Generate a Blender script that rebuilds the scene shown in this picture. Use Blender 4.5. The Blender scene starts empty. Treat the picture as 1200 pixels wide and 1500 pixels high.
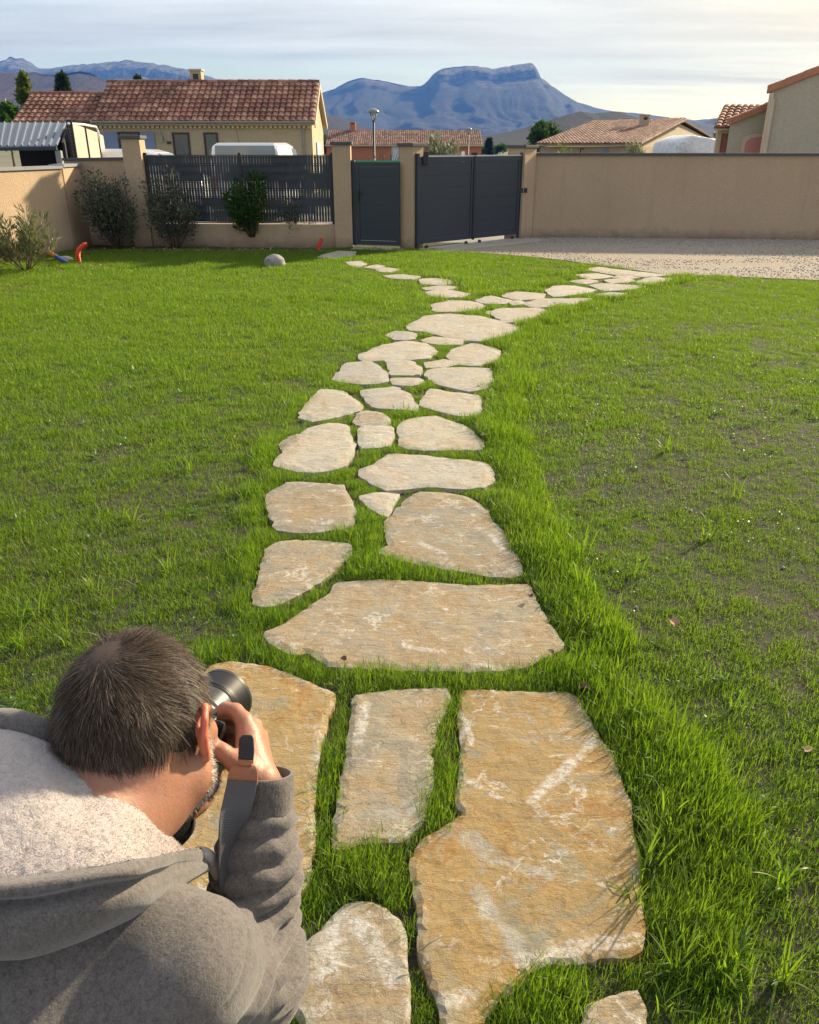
import bpy, bmesh, math, random
import numpy as np
from mathutils import Vector, Matrix
from mathutils.geometry import delaunay_2d_cdt
random.seed(7); RNG = np.random.default_rng(7)
rad = math.radians
scene = bpy.context.scene
COL = scene.collection

# ---------------------------------------------------------------- camera
F, CX, CY, HC, PIT = 1180.0, 600.0, 750.0, 1.80, rad(24.5)
cam_d = bpy.data.cameras.new('camera'); cam = bpy.data.objects.new('camera', cam_d); COL.objects.link(cam)
cam.location = (0, 0, HC); cam.rotation_euler = (rad(90) - PIT, 0, 0)
cam_d.sensor_fit = 'VERTICAL'; cam_d.sensor_height = 24.0; cam_d.lens = 24.0 * F / 1500.0
cam_d.clip_start = 0.02; cam_d.clip_end = 40000
scene.camera = cam

# ---------------------------------------------------------------- sky and sun
SUN_AZ, SUN_EL = rad(47), rad(24)          # azimuth to the right of the view direction (+Y)
world = bpy.data.worlds.new('World'); scene.world = world; world.use_nodes = True
wt = world.node_tree; wt.nodes.clear()
def wn(t, **k):
    n = wt.nodes.new(t)
    for a, v in k.items(): setattr(n, a, v)
    return n
wl = wt.links.new
wo = wn('ShaderNodeOutputWorld')
sky = wn('ShaderNodeTexSky', sky_type='NISHITA', sun_disc=False, sun_elevation=SUN_EL, sun_rotation=SUN_AZ)
sky.air_density = 1.0; sky.dust_density = 0.6; sky.ozone_density = 1.5
bg1 = wn('ShaderNodeBackground'); bg1.inputs[1].default_value = 0.075
wl(sky.outputs[0], bg1.inputs[0])
tc = wn('ShaderNodeTexCoord'); sep = wn('ShaderNodeSeparateXYZ'); wl(tc.outputs['Generated'], sep.inputs[0])
def wm(op, a, b=None, clamp=False):
    n = wn('ShaderNodeMath', operation=op); n.use_clamp = clamp
    for i, v in enumerate((a, b)):
        if v is None: continue
        if isinstance(v, (int, float)): n.inputs[i].default_value = v
        else: wl(v, n.inputs[i])
    return n.outputs[0]
zz = wm('ADD', wm('MAXIMUM', sep.outputs[2], 0.0), 0.07)
cmb = wn('ShaderNodeCombineXYZ'); wl(wm('DIVIDE', sep.outputs[0], zz), cmb.inputs[0]); wl(wm('DIVIDE', sep.outputs[1], zz), cmb.inputs[1])
mp = wn('ShaderNodeMapping'); mp.inputs['Rotation'].default_value = (0, 0, rad(-14)); mp.inputs['Scale'].default_value = (0.20, 0.62, 1); mp.inputs['Location'].default_value = (2.4, 1.3, 0)
wl(cmb.outputs[0], mp.inputs[0])
nz = wn('ShaderNodeTexNoise'); nz.inputs['Scale'].default_value = 1.0; nz.inputs['Detail'].default_value = 9; nz.inputs['Roughness'].default_value = 0.60; nz.inputs['Distortion'].default_value = 0.5
wl(mp.outputs[0], nz.inputs['Vector'])
cov = wm('ADD', nz.outputs[0], wm('MULTIPLY', wm('SUBTRACT', wm('MINIMUM', sep.outputs[2], 0.22), 0.085), 1.6))
rp = wn('ShaderNodeValToRGB'); rp.color_ramp.elements[0].position = 0.32; rp.color_ramp.elements[1].position = 0.56
rp.color_ramp.elements[0].color = (0, 0, 0, 1); rp.color_ramp.elements[1].color = (0.93, 0.93, 0.93, 1); wl(cov, rp.inputs[0])
# thin cloud lit from the sun's side: brighter and warmer towards the sun (forward scattering)
sd = (math.sin(SUN_AZ)*math.cos(SUN_EL), math.cos(SUN_AZ)*math.cos(SUN_EL), math.sin(SUN_EL))
vd = wn('ShaderNodeVectorMath', operation='DOT_PRODUCT'); wl(tc.outputs['Generated'], vd.inputs[0]); vd.inputs[1].default_value = sd
crp = wn('ShaderNodeValToRGB'); e = crp.color_ramp.elements
e[0].position = 0.0; e[0].color = (0.32, 0.355, 0.42, 1); e[1].position = 1.0; e[1].color = (1.05, 0.88, 0.58, 1)
q = e.new(0.62); q.color = (0.48, 0.50, 0.53, 1); q = e.new(0.80); q.color = (0.55, 0.54, 0.505, 1); q = e.new(0.91); q.color = (0.70, 0.62, 0.45, 1)
wl(vd.outputs['Value'], crp.inputs[0])
# soft darker undersides in the cloud sheet
nz2 = wn('ShaderNodeTexNoise'); nz2.inputs['Scale'].default_value = 2.3; nz2.inputs['Detail'].default_value = 8; nz2.inputs['Roughness'].default_value = 0.62; wl(mp.outputs[0], nz2.inputs['Vector'])
vm = wn('ShaderNodeVectorMath', operation='SCALE'); wl(crp.outputs[0], vm.inputs[0])
wl(wm('ADD', wm('MULTIPLY', nz2.outputs[0], 0.95), 0.50), vm.inputs['Scale'])
bg2 = wn('ShaderNodeBackground'); bg2.inputs[1].default_value = 1.0; wl(vm.outputs[0], bg2.inputs[0])
mx = wn('ShaderNodeMixShader'); wl(rp.outputs[0], mx.inputs[0]); wl(bg1.outputs[0], mx.inputs[1]); wl(bg2.outputs[0], mx.inputs[2])
wl(mx.outputs[0], wo.inputs[0])

sun_d = bpy.data.lights.new('sun', 'SUN'); sun = bpy.data.objects.new('sun', sun_d); COL.objects.link(sun)
sun_d.energy = 5.0; sun_d.angle = rad(2.5); sun_d.color = (1.0, 0.85, 0.62)
sun.rotation_euler = Vector((-sd[0], -sd[1], -sd[2])).to_track_quat('-Z', 'Y').to_euler()

scene.view_settings.view_transform = 'Standard'; scene.view_settings.look = 'None'
scene.view_settings.exposure = 0.86; scene.view_settings.gamma = 1.0; scene.view_settings.use_curve_mapping = False
scene.cycles.use_denoising = True
scene.cycles.max_bounces = 8; scene.cycles.transmission_bounces = 6; scene.cycles.transparent_max_bounces = 8
scene.cycles.sample_clamp_indirect = 6.0

# ---------------------------------------------------------------- placing: a pixel of the photograph and a plane give a place
cP, sP = math.cos(PIT), math.sin(PIT)
def ray(px, py):
    a, b = (px - CX) / F, (CY - py) / F
    return np.array([a, cP + b * sP, -sP + b * cP])
def G(px, py, z=0.0):
    r = ray(px, py); t = (z - HC) / r[2]; return Vector((r[0]*t, r[1]*t, z))
def W(px, py, Y):
    r = ray(px, py); t = Y / r[1]; return Vector((r[0]*t, Y, HC + r[2]*t))
def Q(px, py, Z):
    r = ray(px, py); return np.array([r[0]*Z, r[1]*Z, HC + r[2]*Z])
# ---------------------------------------------------------------- helpers
def link(o, parent=None):
    COL.objects.link(o)
    if parent is not None:
        o.parent = parent
        if parent.matrix_world != Matrix.Identity(4) or True:
            m = Matrix.LocRotScale(parent.location, parent.rotation_euler, parent.scale) if parent.parent is None else ABS(parent)
            o.matrix_parent_inverse = m.inverted()
    return o
def ABS(o):
    m = Matrix.LocRotScale(o.location, o.rotation_euler, o.scale)
    if o.parent: return ABS(o.parent) @ o.matrix_parent_inverse @ m
    return m
def tag(o, label=None, cat=None, group=None, kind=None):
    if label: o['label'] = label
    if cat: o['category'] = cat
    if group: o['group'] = group
    if kind: o['kind'] = kind
    return o
def empty(name, loc, label=None, cat=None, group=None):
    o = bpy.data.objects.new(name, None); COL.objects.link(o); o.location = loc; o.empty_display_size = 0.1
    return tag(o, label, cat, group)
def mesh_np(name, v, f, mat=None, smooth=False, attrs=None):
    """v (n,3); f: (m,3)/(m,4) array or list of faces"""
    me = bpy.data.meshes.new(name)
    v = np.asarray(v, dtype=np.float32)
    if isinstance(f, np.ndarray):
        k = f.shape[1]; m = f.shape[0]
        me.vertices.add(len(v)); me.vertices.foreach_set('co', v.ravel())
        me.loops.add(m*k); me.loops.foreach_set('vertex_index', f.astype(np.int32).ravel())
        me.polygons.add(m); me.polygons.foreach_set('loop_start', np.arange(0, m*k, k, dtype=np.int32))
        me.polygons.foreach_set('loop_total', np.full(m, k, dtype=np.int32))
        me.update(calc_edges=True)
    else:
        me.from_pydata(v.tolist(), [], f); me.update()
    if smooth: me.polygons.foreach_set('use_smooth', np.ones(len(me.polygons), dtype=bool))
    if attrs:
        for n, a in attrs.items():
            at = me.attributes.new(n, 'FLOAT', 'POINT'); at.data.foreach_set('value', np.asarray(a, dtype=np.float32))
    if mat: me.materials.append(mat)
    return me
def obj(name, me, parent=None, loc=None):
    o = bpy.data.objects.new(name, me)
    if loc is not None: o.location = loc
    return link(o, parent)

class MB:
    """collects boxes, tubes, prisms and faces and builds ONE mesh"""
    def __init__(s): s.v = []; s.f = []
    def add(s, vs, fs):
        b = len(s.v); s.v += [tuple(x) for x in vs]; s.f += [tuple(i + b for i in q) for q in fs]; return s
    def box(s, c, d, M=None):
        x, y, z = d[0]/2, d[1]/2, d[2]/2
        vs = [Vector((i*x, j*y, k*z)) for i in (-1, 1) for j in (-1, 1) for k in (-1, 1)]
        if M is not None: vs = [M @ a for a in vs]
        c = Vector(c); vs = [a + c for a in vs]
        return s.add(vs, [(0,1,3,2), (4,6,7,5), (0,4,5,1), (2,3,7,6), (0,2,6,4), (1,5,7,3)])
    def hexa(s, p):   # p: 8 corners, bottom 4 ccw then top 4
        return s.add(p, [(3,2,1,0), (4,5,6,7), (0,1,5,4), (1,2,6,5), (2,3,7,6), (3,0,4,7)])
    def slab(s, a, b, z0, z1, th, side=0):  # wall from a to b (xy), thickness to the left (side=1), right (-1) or both
        a = Vector((a[0], a[1])); b = Vector((b[0], b[1])); d = (b - a).normalized(); n = Vector((-d.y, d.x))
        o0 = n * (th/2 if side == 0 else (th if side > 0 else 0)); o1 = n * (-th/2 if side == 0 else (0 if side > 0 else -th))
        q = [a + o1, b + o1, b + o0, a + o0]
        z0 = (z0, z0) if not hasattr(z0, '__len__') else z0; z1 = (z1, z1) if not hasattr(z1, '__len__') else z1
        zb = [z0[0], z0[1], z0[1], z0[0]]; zt = [z1[0], z1[1], z1[1], z1[0]]
        return s.hexa([(p.x, p.y, z) for p, z in zip(q, zb)] + [(p.x, p.y, z) for p, z in zip(q, zt)])
    def tube(s, pts, r, n=8, caps=True):
        pts = [Vector(p) for p in pts]; m = len(pts); rr = r if hasattr(r, '__len__') else [r]*m
        rings = []; up = None
        for i, p in enumerate(pts):
            t = (pts[min(i+1, m-1)] - pts[max(i-1, 0)]).normalized()
            if up is None: up = Vector((0, 0, 1)) if abs(t.z) < .9 else Vector((1, 0, 0))
            a = t.cross(up).normalized(); b = a.cross(t).normalized(); up = b
            rings.append([p + (a*math.cos(2*math.pi*k/n) + b*math.sin(2*math.pi*k/n))*rr[i] for k in range(n)])
        vs = [v for R in rings for v in R]; fs = []
        for i in range(m-1):
            for k in range(n):
                k2 = (k+1) % n; fs.append((i*n+k, (i*n+k2), (i+1)*n+k2, (i+1)*n+k))
        if caps: fs.append(tuple(range(n))[::-1]); fs.append(tuple((m-1)*n + k for k in range(n)))
        return s.add(vs, fs)
    def prism(s, poly, z0, z1):
        n = len(poly); vs = [(p[0], p[1], z0) for p in poly] + [(p[0], p[1], z1) for p in poly]
        return s.add(vs, [tuple(range(n))[::-1], tuple(range(n, 2*n))] + [(i, (i+1) % n, n+(i+1) % n, n+i) for i in range(n)])
    def extr(s, poly, d):   # 3-d polygon extruded by vector d
        n = len(poly); d = Vector(d); vs = [Vector(p) for p in poly] + [Vector(p) + d for p in poly]
        return s.add(vs, [tuple(range(n))[::-1], tuple(range(n, 2*n))] + [(i, (i+1) % n, n+(i+1) % n, n+i) for i in range(n)])
    def build(s, name, mat, parent=None, smooth=False, bevel=0, kind=None):
        me = bpy.data.meshes.new(name); me.from_pydata([tuple(v) for v in s.v], [], s.f); me.update()
        bm = bmesh.new(); bm.from_mesh(me); bmesh.ops.recalc_face_normals(bm, faces=bm.faces)
        if bevel: bmesh.ops.bevel(bm, geom=bm.edges[:], offset=bevel, segments=2, affect='EDGES', profile=.6)
        bm.to_mesh(me); bm.free()
        if smooth: me.polygons.foreach_set('use_smooth', np.ones(len(me.polygons), dtype=bool))
        me.materials.append(mat); o = bpy.data.objects.new(name, me); link(o, parent)
        if kind: o['kind'] = kind
        return o

# numpy noise -------------------------------------------------------------
def _h(ix, iy, iz, s):
    n = (ix*374761393 + iy*668265263 + iz*2147483647 % 1274126177 + iz*1103515245 + s*974634777) & 0x7fffffff
    n = (n ^ (n >> 13)) * 1274126177 & 0x7fffffff
    n = (n ^ (n >> 16)) & 0x7fffffff
    return (n & 0xffff) / 65535.0
def vnoise(p, s=0):
    p = np.asarray(p, dtype=np.float64)
    if p.shape[-1] == 2: p = np.concatenate([p, np.zeros(p.shape[:-1] + (1,))], -1)
    i = np.floor(p).astype(np.int64); f = p - i; f = f*f*(3 - 2*f); r = 0
    for dx in (0, 1):
        for dy in (0, 1):
            for dz in (0, 1):
                w = (f[..., 0] if dx else 1-f[..., 0]) * (f[..., 1] if dy else 1-f[..., 1]) * (f[..., 2] if dz else 1-f[..., 2])
                r = r + w * _h(i[..., 0]+dx, i[..., 1]+dy, i[..., 2]+dz, s)
    return r
def fbm(p, o=4, s=0, g=.5):
    p = np.asarray(p, dtype=np.float64); a, t, n = 1., 0., 0.
    for k in range(o):
        t = t + a*vnoise(p*(2.03**k) + k*17.3, s+k); n += a; a *= g
    return t/n
def in_poly(pts, poly):
    x, y = pts[:, 0], pts[:, 1]; r = np.zeros(len(pts), bool); n = len(poly)
    for i in range(n):
        x0, y0 = poly[i][:2]; x1, y1 = poly[(i+1) % n][:2]
        c = ((y0 > y) != (y1 > y)) & (x < (x1-x0)*(y-y0)/((y1-y0) if y1 != y0 else 1e-9) + x0); r ^= c
    return r
def dist_poly(pts, poly):
    d = np.full(len(pts), 1e9); n = len(poly)
    for i in range(n):
        a = np.array(poly[i][:2]); b = np.array(poly[(i+1) % n][:2]); ab = b-a
        t = np.clip(((pts-a) @ ab)/max(ab @ ab, 1e-12), 0, 1); q = pts - (a + t[:, None]*ab)
        d = np.minimum(d, np.hypot(q[:, 0], q[:, 1]))
    return d

# materials ---------------------------------------------------------------
class NT:
    def __init__(s, name):
        s.m = bpy.data.materials.new(name); s.m.use_nodes = True; s.t = s.m.node_tree; s.t.nodes.clear()
        s.out = s.t.nodes.new('ShaderNodeOutputMaterial'); s.geo = None
    def n(s, t, ins=None, **k):
        n = s.t.nodes.new(t)
        for a, v in k.items(): setattr(n, a, v)
        for a, v in (ins or {}).items(): s.set(n.inputs[a], v)
        return n
    def set(s, i, v):
        if isinstance(v, bpy.types.NodeSocket): s.t.links.new(v, i)
        elif hasattr(i.default_value, '__len__') and len(i.default_value) == 4 and len(v) == 3: i.default_value = (*v, 1)
        else: i.default_value = v
    def pos(s):
        if s.geo is None: s.geo = s.n('ShaderNodeNewGeometry')
        return s.geo.outputs['Position']
    def objc(s): return s.n('ShaderNodeTexCoord').outputs['Object']
    def noise(s, scale, det=4, rough=.55, vec=None, dist=0., out=0):
        return s.n('ShaderNodeTexNoise', {'Vector': vec or s.pos(), 'Scale': scale, 'Detail': det, 'Roughness': rough, 'Distortion': dist}).outputs[out]
    def map(s, vec, sc=(1,1,1), rot=(0,0,0)): return s.n('ShaderNodeMapping', {'Vector': vec, 'Scale': sc, 'Rotation': rot}).outputs[0]
    def math(s, op, a, b=0., c=False):
        n = s.n('ShaderNodeMath', operation=op); n.use_clamp = c; s.set(n.inputs[0], a); s.set(n.inputs[1], b); return n.outputs[0]
    def ramp(s, fac, stops, interp='LINEAR'):
        n = s.n('ShaderNodeValToRGB', {'Fac': fac}); cr = n.color_ramp; cr.interpolation = interp
        while len(cr.elements) < len(stops): cr.elements.new(.5)
        for e, (p, c) in zip(cr.elements, stops):
            e.position = p; e.color = (*c, 1) if hasattr(c, '__len__') else (c, c, c, 1)
        return n.outputs[0]
    def mix(s, f, a, b, mode='MIX'):
        n = s.n('ShaderNodeMix', data_type='RGBA', blend_type=mode); s.set(n.inputs[0], f); s.set(n.inputs[6], a); s.set(n.inputs[7], b); return n.outputs[2]
    def bump(s, h, st=.5, d=.01, nrm=None):
        k = {'Height': h, 'Strength': st, 'Distance': d}
        if nrm: k['Normal'] = nrm
        return s.n('ShaderNodeBump', k).outputs[0]
    def attr(s, name): return s.n('ShaderNodeAttribute', attribute_name=name).outputs['Fac']
    def pbr(s, col, rough=.6, nrm=None, **k):
        d = {'Base Color': col, 'Roughness': rough}
        if nrm: d['Normal'] = nrm
        d.update({a.replace('_', ' '): v for a, v in k.items()})
        b = s.n('ShaderNodeBsdfPrincipled', d); s.t.links.new(b.outputs[0], s.out.inputs[0]); return s.m
def plain(name, col, rough=.6, metal=0., var=.12, sc=6., bump=0., bs=80.):
    t = NT(name); c = t.mix(t.math('MULTIPLY', t.noise(sc, 5), 1.0), tuple(x*(1-var) for x in col), tuple(min(1, x*(1+var)) for x in col))
    nr = t.bump(t.noise(bs, 3), bump, .003) if bump else None
    return t.pbr(c, rough, nr, Metallic=metal)
def render_mat(name, c, dirty=.85, bs=55., st=1.0):
    """sprayed, rough masonry render"""
    t = NT(name); n1 = t.noise(.9, 5, .6); n2 = t.noise(bs, 3, .6); n3 = t.noise(6, 4)
    col = t.mix(n1, tuple(x*.80 for x in c), tuple(x*1.14 for x in c))
    col = t.mix(t.ramp(n2, [(.35, .45), (.65, 0)]), col, tuple(x*.62 for x in c))
    zz = t.n('ShaderNodeSeparateXYZ', {0: t.pos()}).outputs[2]
    foot = t.math('MULTIPLY', t.ramp(t.math('ADD', zz, t.math('MULTIPLY', n3, .25)), [(.12, 1.), (.34, 0.)]), dirty)   # rain-splash stain along the foot
    col = t.mix(foot, col, (c[0]*.38, c[1]*.40, c[2]*.42))
    streak = t.noise(1.0, 5, .7, t.map(t.pos(), (5, 5, .35)))
    col = t.mix(t.math('MULTIPLY', t.ramp(streak, [(.52, 0), (.75, 1)]), .30), col, tuple(x*.6 for x in c))
    return t.pbr(col, .92, t.bump(n2, st, .012, t.bump(n3, .2, .03)))
def leaf_mat(name, c0, c1, trans=.35, rough=.45, sat_noise=0):
    """leaf blade: gloss on top, light through; 'rnd' differs per leaf"""
    t = NT(name); r = t.attr('rnd'); col = t.mix(r, c0, c1)
    b = t.n('ShaderNodeBsdfPrincipled', {'Base Color': col, 'Roughness': rough, 'Specular IOR Level': .35})
    tr = t.n('ShaderNodeBsdfTranslucent', {'Color': t.mix(.5, col, tuple(min(1, x*1.5) for x in c1))})
    m = t.n('ShaderNodeMixShader', {0: trans, 1: b.outputs[0], 2: tr.outputs[0]}); t.t.links.new(m.outputs[0], t.out.inputs[0]); return t.m
M = {}
M['render'] = render_mat('wall_render', (.58, .42, .275))
M['render_far'] = render_mat('house_render', (.52, .42, .28), dirty=.05, bs=20, st=.4)
M['render_orange'] = render_mat('house_render_orange', (.55, .20, .10), dirty=.05, bs=20, st=.3)
M['render_pale'] = render_mat('house_render_pale', (.50, .45, .34), dirty=.08, bs=18, st=.7)
M['render_pink'] = render_mat('house_render_pink', (.52, .22, .18), dirty=.05, bs=18, st=.3)
M['coping'] = plain('coping_grey', (.075, .078, .085), .6, var=.3, sc=3, bump=.2)
M['coping_lt'] = plain('coping_light', (.24, .25, .27), .5, var=.25, sc=3)
M['anthra'] = plain('anthracite_paint', (.030, .039, .055), .42, var=.15, sc=2, bump=.1, bs=200)
M['anthra_edge'] = plain('anthracite_worn', (.16, .165, .17), .4, var=.2)
M['slat'] = plain('slat_plastic', (.040, .046, .060), .5, var=.25, sc=4)
M['wire'] = plain('wire_coated', (.022, .024, .03), .4)
M['alu'] = plain('aluminium', (.62, .63, .64), .35, metal=.7)
M['white'] = plain('white_plastic', (.78, .79, .80), .4, var=.04)
M['cream_panel'] = plain('cream_panel', (.46, .40, .32), .6, var=.06)
M['greyfence'] = plain('grey_composite', (.20, .205, .225), .6, var=.12)
M['concrete'] = plain('concrete', (.42, .38, .32), .9, var=.3, sc=5, bump=.4, bs=120)
M['shutter'] = plain('blue_shutter', (.20, .25, .40), .55, var=.1)
M['shutter_w'] = plain('white_shutter', (.62, .65, .70), .5, var=.05)
M['frame_dk'] = plain('window_frame_brown', (.035, .022, .018), .5)
M['pink_door'] = plain('pink_panel', (.55, .24, .20), .6, var=.08)
M['trim'] = plain('trim_sand', (.58, .47, .33), .7, var=.1)
M['zinc'] = plain('zinc_gutter', (.30, .29, .27), .5, metal=.3)
M['orange_pipe'] = plain('red_conduit', (.75, .055, .02), .45, var=.12, sc=30)
M['blue_pipe'] = plain('blue_conduit', (.03, .09, .45), .45)
M['bark'] = plain('bark', (.12, .09, .06), .9, var=.4, sc=25, bump=.6, bs=60)
M['twig'] = plain('twig', (.20, .15, .10), .9, var=.3, sc=25)
def glass_dark():
    t = NT('window_glass'); return t.pbr(t.mix(t.noise(.8, 2), (.03, .035, .04), (.09, .10, .11)), .06, Specular_IOR_Level=.8)
M['glass'] = glass_dark()
def tile_mat(name, a, b, c):
    t = NT(name); r = t.attr('rnd'); col = t.ramp(r, [(0, a), (.5, b), (1, c)])
    col = t.mix(t.math('MULTIPLY', t.ramp(t.noise(.7, 5, .65), [(.45, 0), (.7, 1)]), .55), col, (a[0]*.45, a[1]*.45, a[2]*.45))
    col = t.mix(t.math('MULTIPLY', t.ramp(t.noise(9, 4, .65), [(.5, 0), (.75, 1)]), .4), col, (.42, .36, .28))
    return t.pbr(col, .85, t.bump(t.noise(30, 3), .3, .01))
M['tile'] = tile_mat('roof_tile', (.15, .055, .038), (.26, .105, .070), (.40, .22, .15))
M['tile_far'] = tile_mat('roof_tile_brown', (.15, .075, .055), (.26, .135, .10), (.38, .23, .17))
M['tile_verge'] = tile_mat('verge_tile', (.48, .20, .11), (.55, .26, .15), (.58, .30, .18))
# ================================================================ setting: ground, mountains, haze
def grid_mesh(name, xs, ys, zf, mat, smooth=True):
    X, Y = np.meshgrid(xs, ys); P = np.stack([X.ravel(), Y.ravel()], -1); Z = zf(P)
    nx, ny = len(xs), len(ys); i = np.arange((ny-1)*nx).reshape(ny-1, nx)[:, :-1].ravel()
    f = np.stack([i, i+1, i+nx+1, i+nx], -1)
    return mesh_np(name, np.concatenate([P, Z[:, None]], 1), f, mat, smooth)
def ground_mat():
    t = NT('village_ground'); n = t.noise(.02, 5); c = t.mix(t.ramp(n, [(.4, 0), (.6, 1)]), (.09, .11, .04), (.17, .15, .10))
    near = t.ramp(t.math('MULTIPLY', t.n('ShaderNodeSeparateXYZ', {0: t.pos()}).outputs[1], .02), [(.50, 1.), (.62, 0.)])
    lo_ = t.ramp(t.math('MULTIPLY', t.n('ShaderNodeSeparateXYZ', {0: t.pos()}).outputs[1], .02), [(.30, 0.), (.36, 1.)]); near = t.math('MULTIPLY', near, lo_)   # pale road between the houses
    c = t.mix(near, c, t.mix(t.noise(4, 5), (.22, .21, .19), (.36, .34, .31)))
    return t.pbr(c, .95)
ys = np.concatenate([np.linspace(-40, 120, 81), np.geomspace(130, 6300, 24)]); xs = np.concatenate([-np.geomspace(4300, 70, 14), np.linspace(-60, 60, 21), np.geomspace(70, 4300, 14)])
def gz(P): return -.03 - 1.07*np.clip((P[:, 1]-45)/20, 0, 1)
tag(obj('ground', grid_mesh('ground', xs, ys, gz, ground_mat())), kind='structure')

def forest_mat(name, g, br, rk, rock_z=None, scale=.004):
    t = NT(name); n = t.noise(scale, 8, .62); c = t.ramp(n, [(.36, g), (.5, tuple((a+b)/2 for a, b in zip(g, br))), (.62, br)])
    c = t.mix(t.math('MULTIPLY', t.noise(scale*14, 5, .7), .6), c, tuple(x*.35 for x in g))
    if rock_z:
        z = t.n('ShaderNodeSeparateXYZ', {0: t.pos()}).outputs[2]
        nz_ = t.n('ShaderNodeSeparateXYZ', {0: t.geo.outputs['Normal']}).outputs[2]
        steep = t.ramp(nz_, [(.45, 1), (.75, 0)])
        band = t.ramp(t.math('ADD', t.math('MULTIPLY', z, 1/rock_z), t.math('MULTIPLY', t.math('SUBTRACT', t.noise(scale*2.2, 7, .7, t.map(t.pos(), (1, 1, 2.4))), .5), .55)), [(.62, 0), (.86, 1)])
        f = t.math('MULTIPLY', t.math('MAXIMUM', steep, .55), band, True)
        f = t.math('MULTIPLY', f, t.ramp(t.noise(scale*9, 6, .7, t.map(t.pos(), (1, 1, .45))), [(.42, .15), (.62, 1)]))
        c = t.mix(f, c, rk)
    return t.pbr(c, .95, t.bump(t.noise(scale*16, 7, .75), 1.0, 14))
def mountain(name, prof, D, mat, foot=.62, amp=.26, seed=0, cliff=0., nrow=70, ncol=420, gs=1.0, powr=1.35):
    px = np.array([p[0] for p in prof], float); py = np.array([p[1] for p in prof], float)
    cols = np.linspace(px[0], px[-1], ncol); rid = np.interp(cols, px, py)
    pts = np.array([tuple(W(a, b, D)) for a, b in zip(cols, rid)]); x = pts[:, 0]; zr = pts[:, 2] + 1.1
    zr = zr * (1 + .020*(fbm(np.stack([cols*.13, cols*0], -1), 5, seed, .6)-.5)*2)
    T = np.concatenate([np.linspace(0, 1, nrow), 1 + np.linspace(.04, .5, 12)])
    V = []
    for tt in T:
        Yr = D*(foot + (1-foot)*tt); q = np.stack([x/D*9*gs, np.full_like(x, tt*2.2*gs*3)], -1)
        n = fbm(q + 3.1*seed, 6, seed, .55) - .5; gul = np.abs(fbm(np.stack([x/D*34*gs + 2*fbm(q*.7, 3, seed+3), np.full_like(x, tt*1.1)], -1), 4, seed+5)-.5)*2
        if tt <= 1:
            base = tt**powr
            if cliff: # scarp below the rim
                cm = np.clip((zr/zr.max()-.55)/.35, 0, 1)*cliff
                base = base*(1-cm) + cm*(np.where(tt < .90, .80*(tt/.90)**1.5, .80 + .20*((tt-.90)/.10)**.35))
            k = np.sin(min(tt, 1)*math.pi)**.6 * (1-.25*tt)
        else: base = 1 - .9*(tt-1)/.5; k = 0.
        z = zr*(base + k*amp*(1.3*n - .75*gul)) - 1.1
        V.append(np.stack([x, np.full_like(x, Yr) + (n*D*.03 if 0 < tt < 1 else 0), z], -1))
    V = np.concatenate(V); n = len(cols); i = np.arange((len(T)-1)*n).reshape(-1, n)[:, :-1].ravel()
    return tag(obj(name, mesh_np(name, V, np.stack([i, i+1, i+n+1, i+n], -1), mat, True)), kind='structure')
FM = forest_mat('mountain_rock', (.012, .020, .014), (.032, .027, .018), (.36, .33, .30), rock_z=430)
mountain('mountain', [(-300,120),(-100,100),(0,90),(15,84),(35,86),(60,101),(80,99),(110,95),(150,92),(185,87),(225,93),(270,101),(310,113),(345,122),(400,127),(440,130),(468,137),(490,130),(510,119),(530,114),(560,118),(600,127),(618,126),(630,115),(638,106),(652,100),(680,97),(720,100),(750,96),(775,92),(783,94),(787,103),(790,112),(800,119),(820,134),(845,149),(870,157),(900,163),(940,166),(980,172),(1020,176),(1060,172),(1100,160),(1140,153),(1200,150),(1350,140),(1500,150)], 5200, FM, seed=2, cliff=.9, ncol=620, nrow=90)
HM = forest_mat('hill_autumn', (.035, .032, .018), (.13, .065, .036), (.3, .3, .3), scale=.008)
mountain('hill', [(-400,130),(-200,108),(-60,104),(0,105),(50,106),(85,110),(105,107),(122,104),(140,110),(158,121),(190,138),(240,162),(300,190),(340,205)], 2300, HM, seed=5, amp=.2)
GM = forest_mat('hill_forest', (.014, .026, .010), (.050, .040, .016), (.3, .3, .3), scale=.014)
mountain('hill', [(380,190),(430,165),(470,167),(500,172),(530,184),(565,200),(600,208)], 1900, forest_mat('hill_mixed', (.022, .030, .016), (.060, .042, .024), (.3, .3, .3), scale=.01), seed=8, amp=.2, ncol=160)
mountain('hill', [(560,212),(640,207),(690,201),(730,196),(760,190),(800,178),(830,168),(850,163),(868,166),(885,165),(905,163),(925,169),(950,182),(985,196),(1040,205),(1200,206),(1400,204)], 1150, GM, seed=11, amp=.22, ncol=360)
mountain('hill', [(880,190),(930,172),(985,176),(1030,180),(1075,166),(1120,156),(1200,152),(1400,150)], 2900, forest_mat('hill_far', (.020, .026, .016), (.050, .038, .024), (.3, .3, .3), scale=.006), seed=14, amp=.2, ncol=200)
# air
hz = MB(); hz.box((0, 3150, 221), (8900, 6500, 447)); t = NT('haze_air'); t.t.links.new(t.n('ShaderNodeVolumePrincipled', {'Color': (.10, .31, 1.0), 'Density': 1.1e-4, 'Absorption Color': (.35, .35, .35), 'Anisotropy': .0}).outputs[0], t.out.inputs['Volume'])
hzo = hz.build('haze', t.m, kind='stuff'); hzo.location.z = 0

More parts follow.
